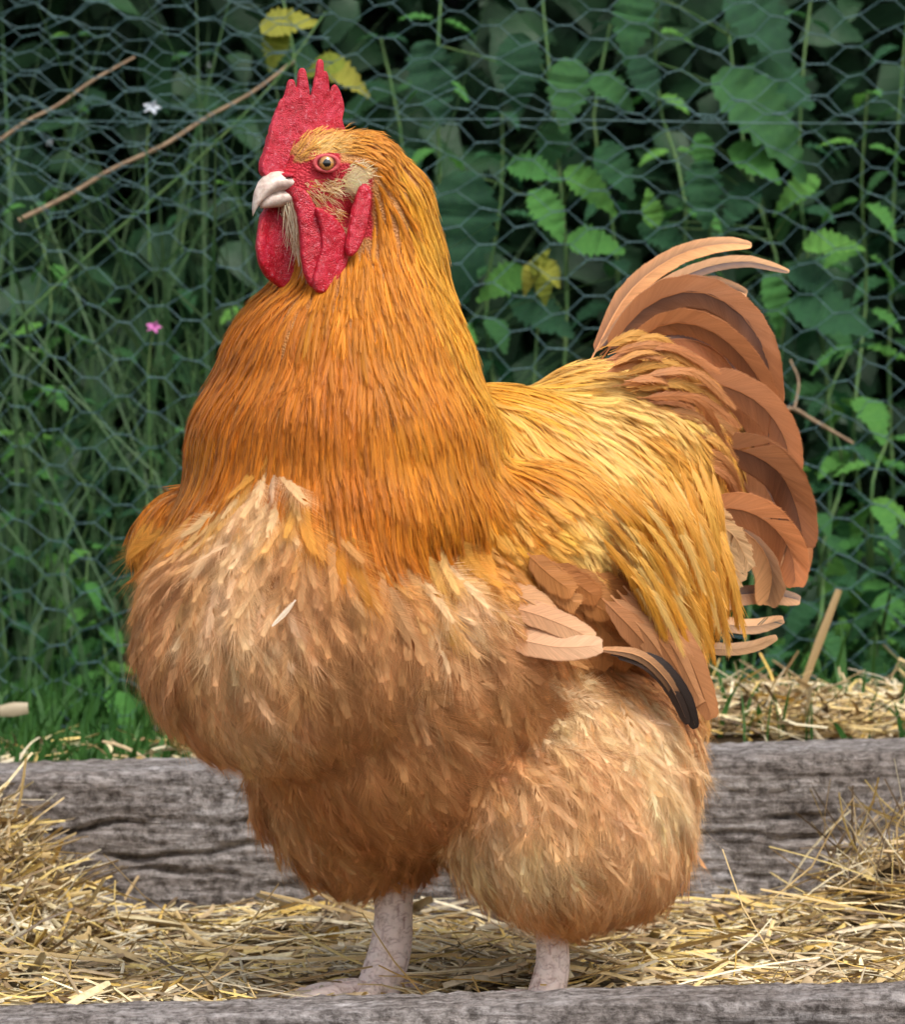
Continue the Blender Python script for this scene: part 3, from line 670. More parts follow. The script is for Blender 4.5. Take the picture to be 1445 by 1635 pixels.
# pale rump tufts below the saddle
for i in range(16):
    x0 = 1075+rng.uniform(0, 60); y0 = 795+rng.uniform(-5, 80); dx = rng.uniform(40, 75); dy = rng.uniform(60, 110)
    long_feather('rump_feather', [(x0, y0, 150), (x0+dx*.6, y0+dy*.3, 150), (x0+dx, y0+dy, 165)], rng.uniform(16, 24), lin(206, 162, 112), lin(234, 200, 154), K=26, prof=profile_round, fray=0.2, a0=40, mat=M_DOWN, S=7)

wing = empty('wing', tuple(PB(900, 900, -80))); wing.parent = rooster; wing.matrix_parent_inverse = Matrix.Translation(-rooster.location)
wing['label'] = 'folded near wing with brown flight feathers'
def wf(name, pts, hw, c0, c1, **kw):
    o = long_feather(name, pts, hw, c0, c1, parent=None, **kw)
    o.parent = wing; o.matrix_parent_inverse = Matrix.Translation(-wing.location); return o
# flight feathers tucked under the fringe, tip low on the right
wf('flight_feather', [(985,1040,-150),(1045,1058,-140),(1088,1105,-120),(1110,1160,-100)], 15, lin(52,38,32), lin(40,30,26), shaft_col=1.0, label='dark brown flight feather')
wf('flight_feather', [(975,1045,-155),(1035,1060,-146),(1074,1102,-126),(1098,1154,-106)], 12, lin(64,46,36), lin(50,36,30), shaft_col=3.0, label='dark brown flight feather')
wf('flight_feather', [(950,1035,-160),(1020,1046,-152),(1064,1084,-134),(1090,1130,-112)], 10, lin(206,150,100), lin(120,84,58), dark=(1, lin(60,44,36), 0.8), shaft_col=1.8)
for k, (xa, ya, xb, yb, xc, yc, hw) in enumerate([(1005,930,1090,1030,1136,1142,24),(995,935,1070,1025,1118,1118,24),(985,942,1050,1018,1096,1092,23),(975,950,1032,1012,1072,1068,22),(962,955,1012,1006,1046,1046,22)]):
    cc = np.array([lin(186,126,80), lin(194,136,90), lin(178,118,72), lin(192,134,88), lin(182,122,76)][k])
    wf('flight_feather', [(xa,ya,-128-7*k),(xb,yb,-120-7*k),(xc,yc,-98-7*k)], hw, cc*.9, cc, K=50, dark=(1, lin(146,94,60), 0.5), shaft_col=1.2, edge=1.1)
# two pale feathers that stand off the wing edge
wf('loose_feather', [(765,1000,-215),(830,1020,-222),(895,1033,-224),(956,1030,-220)], 23, lin(206,150,108), lin(224,178,140), K=56, shaft_col=1.2, label='pale pinkish feather sticking out below wing')
wf('loose_feather', [(785,962,-212),(850,978,-217),(905,1000,-217),(942,1018,-212)], 22, lin(200,142,98), lin(218,168,126), K=50, shaft_col=1.15)
wf('loose_feather', [(770,940,-205),(810,945,-210),(850,962,-212),(880,990,-208)], 25, lin(198,140,92), lin(212,160,112), K=44, shaft_col=1.15)
# rounded coverts in rows
cov = [(850,905),(890,918),(925,925),(960,935),(995,930),(870,935),(910,950),(950,965),(985,975),(1010,955),(900,975),(940,990),(975,1000),(1010,990),(930,1010),(970,1020),(1005,1020),(1025,965),(1030,1000)]
for k, (x, y) in enumerate(cov):
    a = math.radians(rng.uniform(28, 48)+0.12*(x-850)); l = rng.uniform(70, 92); j = rng.uniform(-12, 12)
    x, y = x-8, y-22
    c = np.array([G_COV, lin(170,106,54), lin(196,134,78)][k % 3])
    wf('covert_feather', [(x, y, -120), (x+l*.5*math.cos(a), y+l*.5*math.sin(a)+j*.3, -118), (x+l*math.cos(a), y+l*math.sin(a), -112)], rng.uniform(22, 28), c*0.85, c*1.05, prof=profile_round, a0=46, K=26, surf=16, S=8, fray=0.08, qe=.8, hairs=3, label=None)
# long pointed saddle fringe hanging over the wing end
for k in range(120):
    t = rng.uniform(0, 1); x0 = 960+175*t+rng.uniform(-12, 12); y0 = 790+40*(1-t)+rng.uniform(-70, 70)
    l = rng.uniform(150, 250)*(0.75+.25*t); a = math.radians(46+30*t+rng.uniform(-7, 7))
    x1, y1 = x0+l*.5*math.cos(a), y0+l*.5*math.sin(a); x2, y2 = x1+l*.5*math.cos(a+.22), y1+l*.5*math.sin(a+.22)
    c = np.array([G_SAD, G_SADL, lin(222,156,52), lin(230,174,76)][k % 4])
    dz = -160+150*max(0, (x0-980)/155)
    long_feather('fringe_feather', [(x0, y0, dz+25), (x1, y1, dz), (x2, y2, dz+25)], rng.uniform(6, 9.5), c*0.9, c*1.06, prof=profile_lance, K=14, a0=15, a1=6, fray=0.15, S=9, mat=M_FEATHER, surf=None, roll=rng.uniform(-.3, .3), shaft=0.00025, hairs=2, qe=.6, fringe=.3)
long_feather('small_feather', [(472,958,0),(455,978,0),(434,1000,0)], 4.0, lin(190,164,136), lin(222,206,186), K=16, prof=profile_lance, surf=22, S=8, fray=.12, shaft_col=1.0, label='small white feather caught on the breast')
# ------------------------------------------------------------------ comb, wattles, beak, eyes, ear lobes
def slab(outline, thick, bevel, voxel, smooth_it=3, off=0.6):
    """closed outline in metres (x,y) -> rounded solid mesh vertices/faces via filled curve and voxel remesh"""
    cu = bpy.data.curves.new('tmpc', 'CURVE'); cu.dimensions = '2D'; cu.fill_mode = 'BOTH'; cu.extrude = thick; cu.bevel_depth = bevel; cu.bevel_resolution = 3
    cu.offset = -bevel*off
    sp = cu.splines.new('POLY'); sp.points.add(len(outline)-1)
    for i, (x, y) in enumerate(outline): sp.points[i].co = (x, y, 0, 1)
    sp.use_cyclic_u = True
    o = bpy.data.objects.new('tmpc', cu); C.objects.link(o)
    me = bpy.data.meshes.new_from_object(o.evaluated_get(bpy.context.evaluated_depsgraph_get()))
    bpy.data.objects.remove(o); bpy.data.curves.remove(cu)
    bm = bmesh.new(); bm.from_mesh(me); bmesh.ops.remove_doubles(bm, verts=bm.verts, dist=1e-5); bm.to_mesh(me); bm.free()
    o = bpy.data.objects.new('tmpc', me); C.objects.link(o)
    m = o.modifiers.new('r', 'REMESH'); m.mode = 'VOXEL'; m.voxel_size = voxel
    s = o.modifiers.new('s', 'SMOOTH'); s.factor = 0.5; s.iterations = smooth_it
    me2 = bpy.data.meshes.new_from_object(o.evaluated_get(bpy.context.evaluated_depsgraph_get()))
    bpy.data.objects.remove(o); bpy.data.meshes.remove(me)
    return me2
def head_slab(name, outline_px, s0, thick, bevel, bend, mat, voxel=0.0008, rough=0.0004, nsub=6, closed_smooth=True, off=0.6, taper=False):
    """outline in photo pixels, lying at sideways offset s0 in head space; bend(u,v)->extra sideways px"""
    pts = [((520+0.436*s0-px)/0.9, 262-py) for px, py in outline_px]
    P = np.array(pts, float)
    if closed_smooth:
        n = len(P); out = []
        for i in range(n):
            a, b, c, d = P[i-1], P[i], P[(i+1) % n], P[(i+2) % n]
            for f in np.linspace(0, 1, nsub, endpoint=False):
                out.append(0.5*((2*b)+(-a+c)*f+(2*a-5*b+4*c-d)*f*f+(-a+3*b-3*c+d)*f**3))
        P = np.array(out)
    me = slab(P*PXM, thick*PXM, bevel*PXM, voxel, 3 if not taper else 1, off)
    V = get_vf(me).astype(float); no = np.empty(len(V)*3, dtype=np.float32); me.vertices.foreach_get('normal', no) if False else None
    W = np.empty_like(V)
    for i, (x, y, z) in enumerate(V):
        u, v, s = x/PXM, y/PXM, z/PXM
        k = noise.noise(Vector((u*.09, v*.09, s*.2)))*1.3 + noise.noise(Vector((u*.3, v*.3, s*.3+5)))*0.5
        sgn = 1 if s > 0 else -1
        if taper: s *= 0.75+0.9*min(1, max(0, (90-v)/80))
        W[i] = HP(u+k*.5, s0+s+bend(u, v)+sgn*k*rough/0.0004, v+k*.5)
    me.vertices.foreach_set('co', W.astype(np.float32).ravel()); me.update()
    me.flip_normals() if False else None
    me.polygons.foreach_set('use_smooth', np.ones(len(me.polygons), dtype=bool))
    me.materials.clear(); me.materials.append(mat); me.name = name
    return link(name, me, rooster)
comb_out = [(418,272),(421,255),(426,240),(430,222),(435,200),(441,182),(448,163),(452,158),(456,148),(460,132),(464,131),(468,150),(471,163),(473,140),(474,116),(479,112),(483,126),(487,150),(490,170),(494,150),(500,122),(503,100),(509,101),(510,132),(511,160),(513,120),(518,122),(522,152),(524,174),(527,148),(533,138),(541,150),(547,172),(544,192),(548,215),(520,232),(500,250),(490,280),(470,292),(445,290),(428,284)]
head_slab('comb', comb_out, 0, 3.0, 2.6, lambda u, v: 5*math.sin(u*.05)+0.05*v, M_COMB, nsub=4, voxel=.00055, off=0.15, taper=True)
wat_far = [(436,322),(424,335),(414,352),(408,375),(406,396),(411,420),(424,440),(445,455),(462,468),(474,466),(480,445),(482,415),(478,380),(470,345),(460,318)]
head_slab('wattle', wat_far, -20, 2.0, 6.0, lambda u, v: -8*math.sin((v+60)*.02)+6*math.sin(u*.06), M_WATTLE)
wn_front = [(472,300),(488,312),(497,330),(508,350),(517,372),(519,392),(512,412),(502,438),(496,458),(486,440),(480,410),(478,370),(472,335),(466,312)]
head_slab('wattle', wn_front, 44, 1.5, 5.0, lambda u, v: 10-0.10*(u-20), M_WATTLE)
wn_back = [(500,335),(518,342),(536,356),(548,374),(553,395),(550,422),(538,444),(522,461),(508,467),(498,460),(497,445),(504,420),(510,395),(508,365)]
head_slab('wattle', wn_back, 50, 2.0, 6.0, lambda u, v: 4+0.16*(u-5), M_WATTLE)
lobe = [(574,300),(585,296),(588,312),(583,345),(576,375),(565,398),(554,408),(550,396),(554,370),(562,335)]
head_slab('ear_lobe', lobe, 58, 2.0, 6.0, lambda u, v: 6-0.06*(v+80), M_WATTLE, voxel=0.0007)
lobe2 = [(px-26, py) for px, py in lobe]
head_slab('ear_lobe', lobe2, -54, 2.0, 6.0, lambda u, v: -4, M_WATTLE, voxel=0.001)

def mat_simple(name, c, rough, spec=0.5, noise_scale=None, c2=None, bumpd=0.0, sss=0.0):
    N = Nodes(name); N.set(Roughness=rough, Specular_IOR_Level=spec)
    if noise_scale:
        tc = N.add('ShaderNodeTexCoord'); nz = N.add('ShaderNodeTexNoise', Scale=noise_scale, Detail=5.0, Roughness=0.6); N.link(tc.outputs['Object'], nz.inputs['Vector'])
        r = N.ramp(nz.outputs[0], [(0.35, c), (0.68, c2)]); N.link(r.outputs[0], N.b.inputs['Base Color'])
        if bumpd: N.bump(nz.outputs[0], 0.6, bumpd)
    else: N.b.inputs['Base Color'].default_value = (*c, 1)
    if sss: N.set(Subsurface_Weight=sss, Subsurface_Scale=0.004)
    return N.m
M_BEAK = mat_simple('beak_horn', lin(224, 208, 196), 0.36, 0.5, 240, lin(184, 158, 144), 0.0008, 0.1)
def loft(name, secs, mat, nseg=20, parent=rooster, cap=True, hookpow=1.0):
    """secs: list of (u, vtop, vbot, halfwidth) in head px: closed oval rings"""
    V = []; m = nseg
    for (u, vt, vb, hw, du) in secs:
        vm = (vt+vb)/2; hh_ = (vt-vb)/2
        for k in range(m):
            a = 2*math.pi*k/m; ca, sa = math.cos(a), math.sin(a)
            V.append(HP(u+du*sa, hw*ca*(1-0.25*max(sa, 0)), vm+hh_*sa))
    V = np.array([tuple(v) for v in V]); n = len(secs)
    i = (np.arange(n-1)*m)[:, None]; j = np.arange(m)[None]; f = np.stack([i+j, i+(j+1) % m, i+m+(j+1) % m, i+m+j], -1).reshape(-1, 4)
    c0 = len(V); V = np.vstack([V, V[:m].mean(0), V[-m:].mean(0)]); jj = np.arange(m)
    t = np.vstack([np.stack([np.full(m, c0), (jj+1) % m, jj], 1), np.stack([np.full(m, c0+1), (n-1)*m+jj, (n-1)*m+(jj+1) % m], 1)])
    return link(name, np_mesh(name, V, [f, t], mat), parent)
def bu(px, s=10): return (520+0.436*s-px)/0.9
up_px = [(496,286,306,23),(478,280,306,24),(462,275,306,24),(447,273,307,23),(435,275,311,21),(426,281,318,18),(418,290,327,14),(412,303,336,10),(409,318,343,6),(408,333,346,2)]
loft('upper_beak', [(bu(x), 262-t, 262-b, w, 0) for x, t, b, w in up_px], M_BEAK)
lo_px = [(496,298,325,19),(478,299,328,19),(460,300,330,18),(445,302,332,16),(433,307,333,12.5),(425,313,333,8.5),(420,320,333,3)]
loft('lower_beak', [(bu(x), 262-t, 262-b, w, 0) for x, t, b, w in lo_px], M_BEAK)
M_NOST = mat_simple('nostril_hole', lin(70, 22, 26), .8)
for s in (1, -1):                             # nostril flaps at the beak root
    p = HP(77, 15*s, -19)
    bm = bmesh.new(); bmesh.ops.create_icosphere(bm, subdivisions=3, radius=1, matrix=Matrix.Translation(p) @ Matrix.Rotation(math.radians(64), 4, 'Z') @ Matrix.Diagonal((7*PXM, 13*PXM, 5*PXM, 1)))
    me = bpy.data.meshes.new('nostril'); bm.to_mesh(me); bm.free(); me.materials.append(M_COMB); me.polygons.foreach_set('use_smooth', np.ones(len(me.polygons), dtype=bool)); nf_ = link('nostril_flap', me, rooster)
    bm = bmesh.new(); bmesh.ops.create_icosphere(bm, subdivisions=2, radius=1, matrix=Matrix.Translation(HP(76, 20.5*s, -22)) @ Matrix.Rotation(math.radians(26), 4, 'Z') @ Matrix.Rotation(math.radians(-14), 4, 'Y') @ Matrix.Diagonal((5.5*PXM, 3*PXM, 1.6*PXM, 1)))
    me = bpy.data.meshes.new('nostril'); bm.to_mesh(me); bm.free(); me.materials.append(M_NOST); link('nostril', me, nf_)
def mat_eye():
    N = Nodes('eyeball'); a = N.add('ShaderNodeVertexColor', layer_name='col'); N.link(a.outputs[0], N.b.inputs['Base Color'])
    N.set(Roughness=0.06, Specular_IOR_Level=0.6, Coat_Weight=1.0, Coat_Roughness=0.02); return N.m
M_EYE = mat_eye()
M_LID = mat_simple('eyelid_skin', lin(190, 58, 66), 0.5, 0.4, 500, lin(206, 96, 96), 0.0006)
for s in (1, -1):
    c = np.array(HP(20, 43*s, 0)); ax = np.array(HS)*s*0.93+np.array(HF)*0.34; ax = ax/np.linalg.norm(ax); r = 15.5*PXM
    bm = bmesh.new(); bmesh.ops.create_icosphere(bm, subdivisions=5, radius=r); me = bpy.data.meshes.new('eye'); bm.to_mesh(me); bm.free()
    V = get_vf(me).astype(float); ang = np.degrees(np.arccos(np.clip((V/r)@ax, -1, 1)))
    col = np.tile(np.array(lin(120, 70, 60)), (len(V), 1)); col[ang < 48] = lin(70, 40, 20); col[ang < 45] = lin(176, 118, 52); col[ang < 34] = lin(192, 138, 74); col[ang < 24] = (0.002, 0.002, 0.002)
    a = me.color_attributes.new('col', 'FLOAT_COLOR', 'POINT'); c4 = np.ones((len(V), 4), dtype=np.float32); c4[:, :3] = col; a.data.foreach_set('color', c4.ravel())
    me.vertices.foreach_set('co', (V+c).astype(np.float32).ravel()); me.materials.append(M_EYE); me.polygons.foreach_set('use_smooth', np.ones(len(me.polygons), dtype=bool))
    eye_o = link('eye', me, rooster)
    # lid: an almond ring of skin
    e1 = np.cross(upv, ax); e1 /= np.linalg.norm(e1); e2 = np.cross(ax, e1); m, k2 = 40, 12; V = []
    for i in range(m):
        t = 2*math.pi*i/m; R = 13.5*(1+0.34*abs(math.cos(t))**2.2); cy_, sy_ = math.cos(t), math.sin(t)
        cen_ = c+ax*r*0.52+(e1*cy_*R+e2*sy_*R*0.88)*PXM; rd = nrm(e1*cy_+e2*sy_)
        for j in range(k2):
            b = 2*math.pi*j/k2; V.append(cen_+(rd*math.cos(b)*3.4+ax*math.sin(b)*2.6)*PXM)
    V = np.array(V); i = np.arange(m)[:, None]; j = np.arange(k2)[None]; f = np.stack([i*k2+j, ((i+1) % m)*k2+j, ((i+1) % m)*k2+(j+1) % k2, i*k2+(j+1) % k2], -1).reshape(-1, 4)
    link('eyelid', np_mesh('eyelid', V, [f], M_LID), eye_o)

def free_feathers(name, roots, dirs, normals, L, W, c, mat, S=5, sagz=0.0, kind='stuff', label=None, **kw):
    n = len(roots); t = np.linspace(0, 1, S+1)[None, :, None]
    P = roots[:, None]+dirs[:, None]*L[:, None, None]*t+np.array([0, 0, -1])*sagz*t**2*L[:, None, None]
    T, Bv, Nv = frames(P, np.repeat(normals[:, None], S+1, 1))
    V, f, col, bk = build_feathers(P, Bv, Nv, L, W, c*0.85, np.minimum(c*1.1, .95), **kw)
    o = link(name, np_mesh(name, V, f, mat, col, bk), rooster); o['kind'] = kind
    if label: o['label'] = label
    return o
# cream ear tuft, cheek bristles, throat beard: fine single hairs
CREAM = np.array(lin(248, 224, 182)); PALE = np.array(lin(222, 186, 140))
def hv(u, s, v): return HF*u+HS*s+upv*v
def surf_pt(u, s, v, lift=1.0):
    h, no, *_ = BVH.find_nearest(HP(u, s, v)); return np.array(h)+np.array(no)*lift*PXM, np.array(no)
def bristles(name, n, fn, label, hw=0.00022, curl=0.25, mat=M_HAIR):
    R, Dd, Nn, L, Cc = map(np.array, zip(*[fn(i) for i in range(n)])); Dd = nrm(Dd); Nn = nrm(Nn); L = L*PXM; S = 4
    t = np.linspace(0, 1, S+1); bend = rng.normal(0, curl, (n, 1)); sd_ = nrm(np.cross(Dd, Nn))
    P = R[:, None]+Dd[:, None]*(L[:, None]*t)[..., None]+sd_[:, None]*(bend*L[:, None]*t**2)[..., None]-Nn[:, None]*(0.18*L[:, None]*t**2)[..., None]
    w = hw*np.exp(rng.normal(0, .3, (n, 1)))*(1-.8*t)
    V = np.stack([P-sd_[:, None]*w[..., None], P+sd_[:, None]*w[..., None]], 2).reshape(-1, 3)
    i = (np.arange(n)[:, None]*(S+1)+np.arange(S)[None]).reshape(-1)*2; q = np.stack([i, i+1, i+3, i+2], 1)
    col = np.repeat(Cc*np.exp(rng.normal(0, .16, (n, 1))), (S+1)*2, 0).clip(0, .92)
    o = link(name, np_mesh(name, V, [q], mat, col, np.zeros((len(V), 3))+rng.uniform(0, 9, (len(V), 1))), rooster); o['kind'] = 'stuff'; o['label'] = label
for sgn in (1, -1):
    def ear(i):
        u = rng.normal(-17, 10); v = -20+rng.normal(0, 9)-(u+30)*0.55
        p, no = surf_pt(u, 60*sgn, v, 1)
        return p, hv(-0.8, 0.9*sgn, 0.25+rng.normal(0, .45)), no, rng.uniform(12, 24), CREAM*np.array([1, rng.uniform(.86, 1), rng.uniform(.7, 1)])
    bristles('ear_tuft', 800, ear, 'cream tuft over the ear', .0003, .4)
    def cheek(i):
        u = rng.uniform(-36, 64); v = rng.uniform(-112, -22)
        p, no = surf_pt(u, 55*sgn, v, 0.3)
        return p, hv(-0.8, 0.25*sgn, -0.6+rng.normal(0, .3)), no, rng.uniform(12, 26), PALE if i % 3 else np.array(lin(200, 140, 70))
    bristles('cheek_bristles', 420, cheek, 'sparse pale bristles on the red cheek', .0002)
    def brow(i):
        u = rng.uniform(-40, 62); p, no = surf_pt(u, 45*sgn, 20+rng.uniform(-2, 26)-0.2*max(u-20, 0), 0.3)
        return p, hv(-1, .15*sgn, 0.3+rng.normal(0, .2)), no, rng.uniform(18, 34), np.array([lin(240, 196, 120), lin(226, 170, 80)][i % 2])
    bristles('brow_feathers', 1100, brow, 'short golden feathers over the eye', .00028, .2, M_FEATHER)
def throat(i):
    s_ = rng.uniform(-16, 40); v = -58-rng.uniform(0, 100); u = rng.uniform(52, 80)-(-58-v)*0.30
    return np.array(HP(u, s_, v)), hv(-0.2+rng.normal(0, .14), s_*0.006, -1), hv(1, 0.7, 0.1), rng.uniform(30, 62), np.array(lin(240, 216, 186)) if i % 4 else np.array(lin(200, 146, 100))
bristles('throat_feathers', 1500, throat, 'pale bristly feathers between the wattles', .0004, .2)

# ------------------------------------------------------------------ legs and feet
def mat_leg():
    N = Nodes('leg_scales'); tc = N.add('ShaderNodeTexCoord')
    a = N.add('ShaderNodeVertexColor', layer_name='col')
    nz = N.add('ShaderNodeTexNoise', Scale=160.0, Detail=6.0, Roughness=0.7); N.link(tc.outputs['Object'], nz.inputs['Vector'])
    r = N.ramp(nz.outputs[0], [(0.3, (0.55, 0.46, 0.42)), (0.5, (1, 1, 1)), (0.75, (1.12, 1.1, 1.1))])
    N.link(mix_mul(N, a.outputs[0], r.outputs[0]), N.b.inputs['Base Color']); N.set(Roughness=0.5, Specular_IOR_Level=0.35, Subsurface_Weight=0.1, Subsurface_Scale=0.003)
    N.bump(nz.outputs[0], 0.3, 0.0006); return N.m
M_LEG = mat_leg()
M_CLAW = mat_simple('claw_horn', lin(206, 188, 172), 0.4, 0.5, 200, lin(150, 128, 112))
LEGC, LEGL = np.array(lin(224, 206, 198)), np.array(lin(164, 134, 130))
def scaly_tube(name, path, radii, parent, nth=56, per_m=2400, scale=0.0105, mat=M_LEG):
    P, L = resample(catmull(path, 80), max(24, int(per_m*0.06))); n = len(P)
    rr = np.interp(np.linspace(0, 1, n), np.linspace(0, 1, len(radii)), radii)
    T = nrm(np.gradient(P, axis=0)); e1 = nrm(np.cross(T, np.array([0.3, 1, 0.05]))); e2 = np.cross(T, e1)
    th = np.linspace(0, 2*np.pi, nth, endpoint=False)
    # jittered brick pattern of scales
    s = np.linspace(0, L, n)[:, None]; circ = 2*np.pi*rr.mean(); nb = max(5, int(circ/scale))
    row = s/(scale*0.82); ri = np.floor(row); colu = th[None]/(2*np.pi)*nb+0.5*(ri % 2)+0.25*np.sin(ri*12.9)+0.12*np.sin(th[None]*3+ri*2.1); row = row+0.25*np.sin(th[None]*5+ri*1.7)
    fr = np.abs(row-np.floor(row)-0.5)*2; fc = np.abs(colu-np.floor(colu)-0.5)*2
    edge = np.maximum(fr*np.ones_like(fc), fc); h = 1-np.clip((edge-0.8)/0.2, 0, 1)**1.5
    R = rr[:, None]+0.0006*(h-0.5)
    V = P[:, None]+e1[:, None]*np.cos(th)[None, :, None]*R[..., None]+e2[:, None]*np.sin(th)[None, :, None]*R[..., None]
    col = LEGL+(LEGC-LEGL)*np.clip(0.25+0.75*h, 0, 1)[..., None]
    i = (np.arange(n-1)*nth)[:, None]; j = np.arange(nth)[None]; f = np.stack([i+j, i+(j+1) % nth, i+nth+(j+1) % nth, i+nth+j], -1).reshape(-1, 4)
    V = V.reshape(-1, 3); col = col.reshape(-1, 3); V = np.vstack([V, P[0], P[-1]]); col = np.vstack([col, LEGC, LEGC]); c0 = len(V)-2; jj = np.arange(nth)
    t = np.vstack([np.stack([np.full(nth, c0), (jj+1) % nth, jj], 1), np.stack([np.full(nth, c0+1), (n-1)*nth+jj, (n-1)*nth+(jj+1) % nth], 1)])
    return link(name, np_mesh(name, V, [f, t], mat, col), parent)
def tube(path, radii, nth=8, n=14):
    P, L = resample(catmull(path, 40), n); rr = np.interp(np.linspace(0, 1, n), np.linspace(0, 1, len(radii)), radii)
    T = nrm(np.gradient(P, axis=0)); ref = np.array([0.3, 0.2, 1.0]) if abs(T[0, 2]) < .8 else np.array([1.0, 0.2, 0])
    e1 = nrm(np.cross(T, ref)); e2 = np.cross(T, e1); th = np.linspace(0, 2*np.pi, nth, endpoint=False)
    V = (P[:, None]+(e1[:, None]*np.cos(th)[None, :, None]+e2[:, None]*np.sin(th)[None, :, None])*rr[:, None, None]).reshape(-1, 3)
    i = (np.arange(n-1)*nth)[:, None]; j = np.arange(nth)[None]; f = np.stack([i+j, i+(j+1) % nth, i+nth+(j+1) % nth, i+nth+j], -1).reshape(-1, 4)
    return V, f
def leg(top, foot, r, seed):
    top = np.array(top); foot = np.array(foot)
    mid = (top+foot)/2+np.array([0.004, 0, 0])
    lg = scaly_tube('leg', [tuple(top), tuple(mid), tuple(foot+np.array([0, 0, .012])), tuple(foot)], [r, r*.92, r*1.05, r*1.15], rooster)
    for k, (da, ln_) in enumerate([(-38, .062), (0, .078), (36, .062), (176, .036)]):
        a = math.radians(da); d = fwd*math.cos(a)+sid*math.sin(a)
        base = foot+np.array([0, 0, 0.008])
        p = [base, base+d*ln_*.3+upv*.004, base+d*ln_*.65+upv*.002, base+d*ln_-upv*.001]
        toe = scaly_tube('toe', [tuple(x) for x in p], [.0085, .0078, .0068, .0045], lg, nth=28, per_m=700, scale=.005)
        e = p[-1]; V, f = tube([tuple(e-d*.004), tuple(e+d*.006+upv*.001), tuple(e+d*.014-upv*.005)], [.0042, .0034, .0006], 8, 8)
        cl = link('claw', np_mesh('claw', V, [f], M_CLAW), toe)
    return lg
zb = lambda p: float(bed_z(p.x, p.y))
p = PB(870, 1600, -20); leg(PB(876, 1440, -14), (p.x, p.y, zb(p)), 27*PXM, 1)
p = PB(606, 1585, 130); leg(PB(628, 1380, 140), (p.x, p.y, zb(p)), 33*PXM, 2)

# ------------------------------------------------------------------ wire netting fence
FD = 4.1
FPX = FD/F
def mat_wire():
    N = Nodes('green_wire'); tc = N.add('ShaderNodeTexCoord'); nz = N.add('ShaderNodeTexNoise', Scale=60.0, Detail=3.0); N.link(tc.outputs['Object'], nz.inputs['Vector'])
    r = N.ramp(nz.outputs[0], [(0.35, lin(48, 80, 82)), (0.65, lin(84, 116, 120))]); N.link(r.outputs[0], N.b.inputs['Base Color']); N.set(Roughness=0.4, Specular_IOR_Level=0.5); return N.m
M_WIRE = mat_wire()
def netting(name, x0, x1, z0, z1, pxw, pzh, tw, y, seed, parent, wav=1.7):
    nx = int((x1-x0)/pxw)+1; nz = int((z1-z0)/pzh)+1
    rg = np.random.default_rng(seed)
    def warp(x, z, i=0, j=0):
        v = Vector((x*2.2+seed, z*2.2, 0.3*seed))
        jx, jz = rg_j[i % 80, j % 80]
        return np.array([x+wav*.010*noise.noise(v)+jx, y+wav*.022*noise.noise(v+Vector((9, 3, 1))), z+wav*.016*noise.noise(v+Vector((2, 7, 5)))+jz])
    rg_j = rg.normal(0, 0.0017, (80, 80, 2))
    ends = {}; segs = []
    for i in range(nx):
        for j in range(nz):
            x = x0+i*pxw; z = z0+j*pzh+(i % 2)*pzh*.5
            ends[i, j] = (warp(x-tw/2, z, i*2, j), warp(x+tw/2, z, i*2+1, j))
    Vs, Fs, off = [], [], 0
    def add(P, rad, nth=5):
        nonlocal off
        P = np.array(P); n = len(P); T = nrm(np.gradient(P, axis=0)); e1 = nrm(np.cross(T, [0, 1, 0.01])); e2 = np.cross(T, e1); th = np.linspace(0, 2*np.pi, nth, endpoint=False)
        V = (P[:, None]+(e1[:, None]*np.cos(th)[None, :, None]+e2[:, None]*np.sin(th)[None, :, None])*rad).reshape(-1, 3)
        i = (np.arange(n-1)*nth)[:, None]; j = np.arange(nth)[None]; f = np.stack([i+j, i+(j+1) % nth, i+nth+(j+1) % nth, i+nth+j], -1).reshape(-1, 4)
        Vs.append(V); Fs.append(f+off); off += len(V)
    R = 0.00045
    for (i, j), (a, b) in ends.items():
        t = np.linspace(0, 1, 7); d = b-a
        for ph in (0, math.pi):              # the two wires twisted round each other
            P = [a+d*q+np.array([0, math.cos(q*3*math.pi+ph), math.sin(q*3*math.pi+ph)])*R*1.05 for q in t]
            add(P, R, 4)
        jj = (j, j-1) if i % 2 == 0 else (j+1, j)
        for q in jj:
            if (i+1, q) in ends:
                c = ends[i+1, q][0]; m = (b+c)/2; sag = (c-b); add([b, m, c], R, 5)
    return link(name, np_mesh(name, np.vstack(Vs), [np.vstack(Fs)], M_WIRE), parent)
fence = empty('chicken_wire_fence', (0, FD-D0, 0.1)); tag(fence, 'green hexagonal chicken wire fence stretched behind the rooster', 'fence')
fpx = lambda px: (px-CX)*FPX
fpz = lambda py: CAMZ-(py-CY)*FPX
netting('wire_netting', fpx(-140), fpx(1600), fpz(1165), fpz(150), 57*FPX, 54*FPX, 26*FPX, FD-D0, 3, fence)
netting('wire_netting', fpx(-120), fpx(1600), fpz(196), fpz(-160), 57*FPX, 52*FPX, 26*FPX, FD-D0+.012, 8, fence)
netting('wire_netting', fpx(-140), fpx(560), fpz(330), fpz(-160), 60*FPX, 38*FPX, 30*FPX, FD-D0+.03, 21, fence, 1.6)
for py in (193, 1160):
    V, f = tube([(fpx(-200), FD-D0+.004, fpz(py-2)), (fpx(300), FD-D0+.006, fpz(py+1)), (fpx(800), FD-D0, fpz(py-2)), (fpx(1300), FD-D0+.004, fpz(py+4)), (fpx(1700), FD-D0, fpz(py))], [.0006, .0006], 6, 40)
    link('line_wire', np_mesh('line_wire', V, [f], M_WIRE), fence)
M_POST = M_WOOD
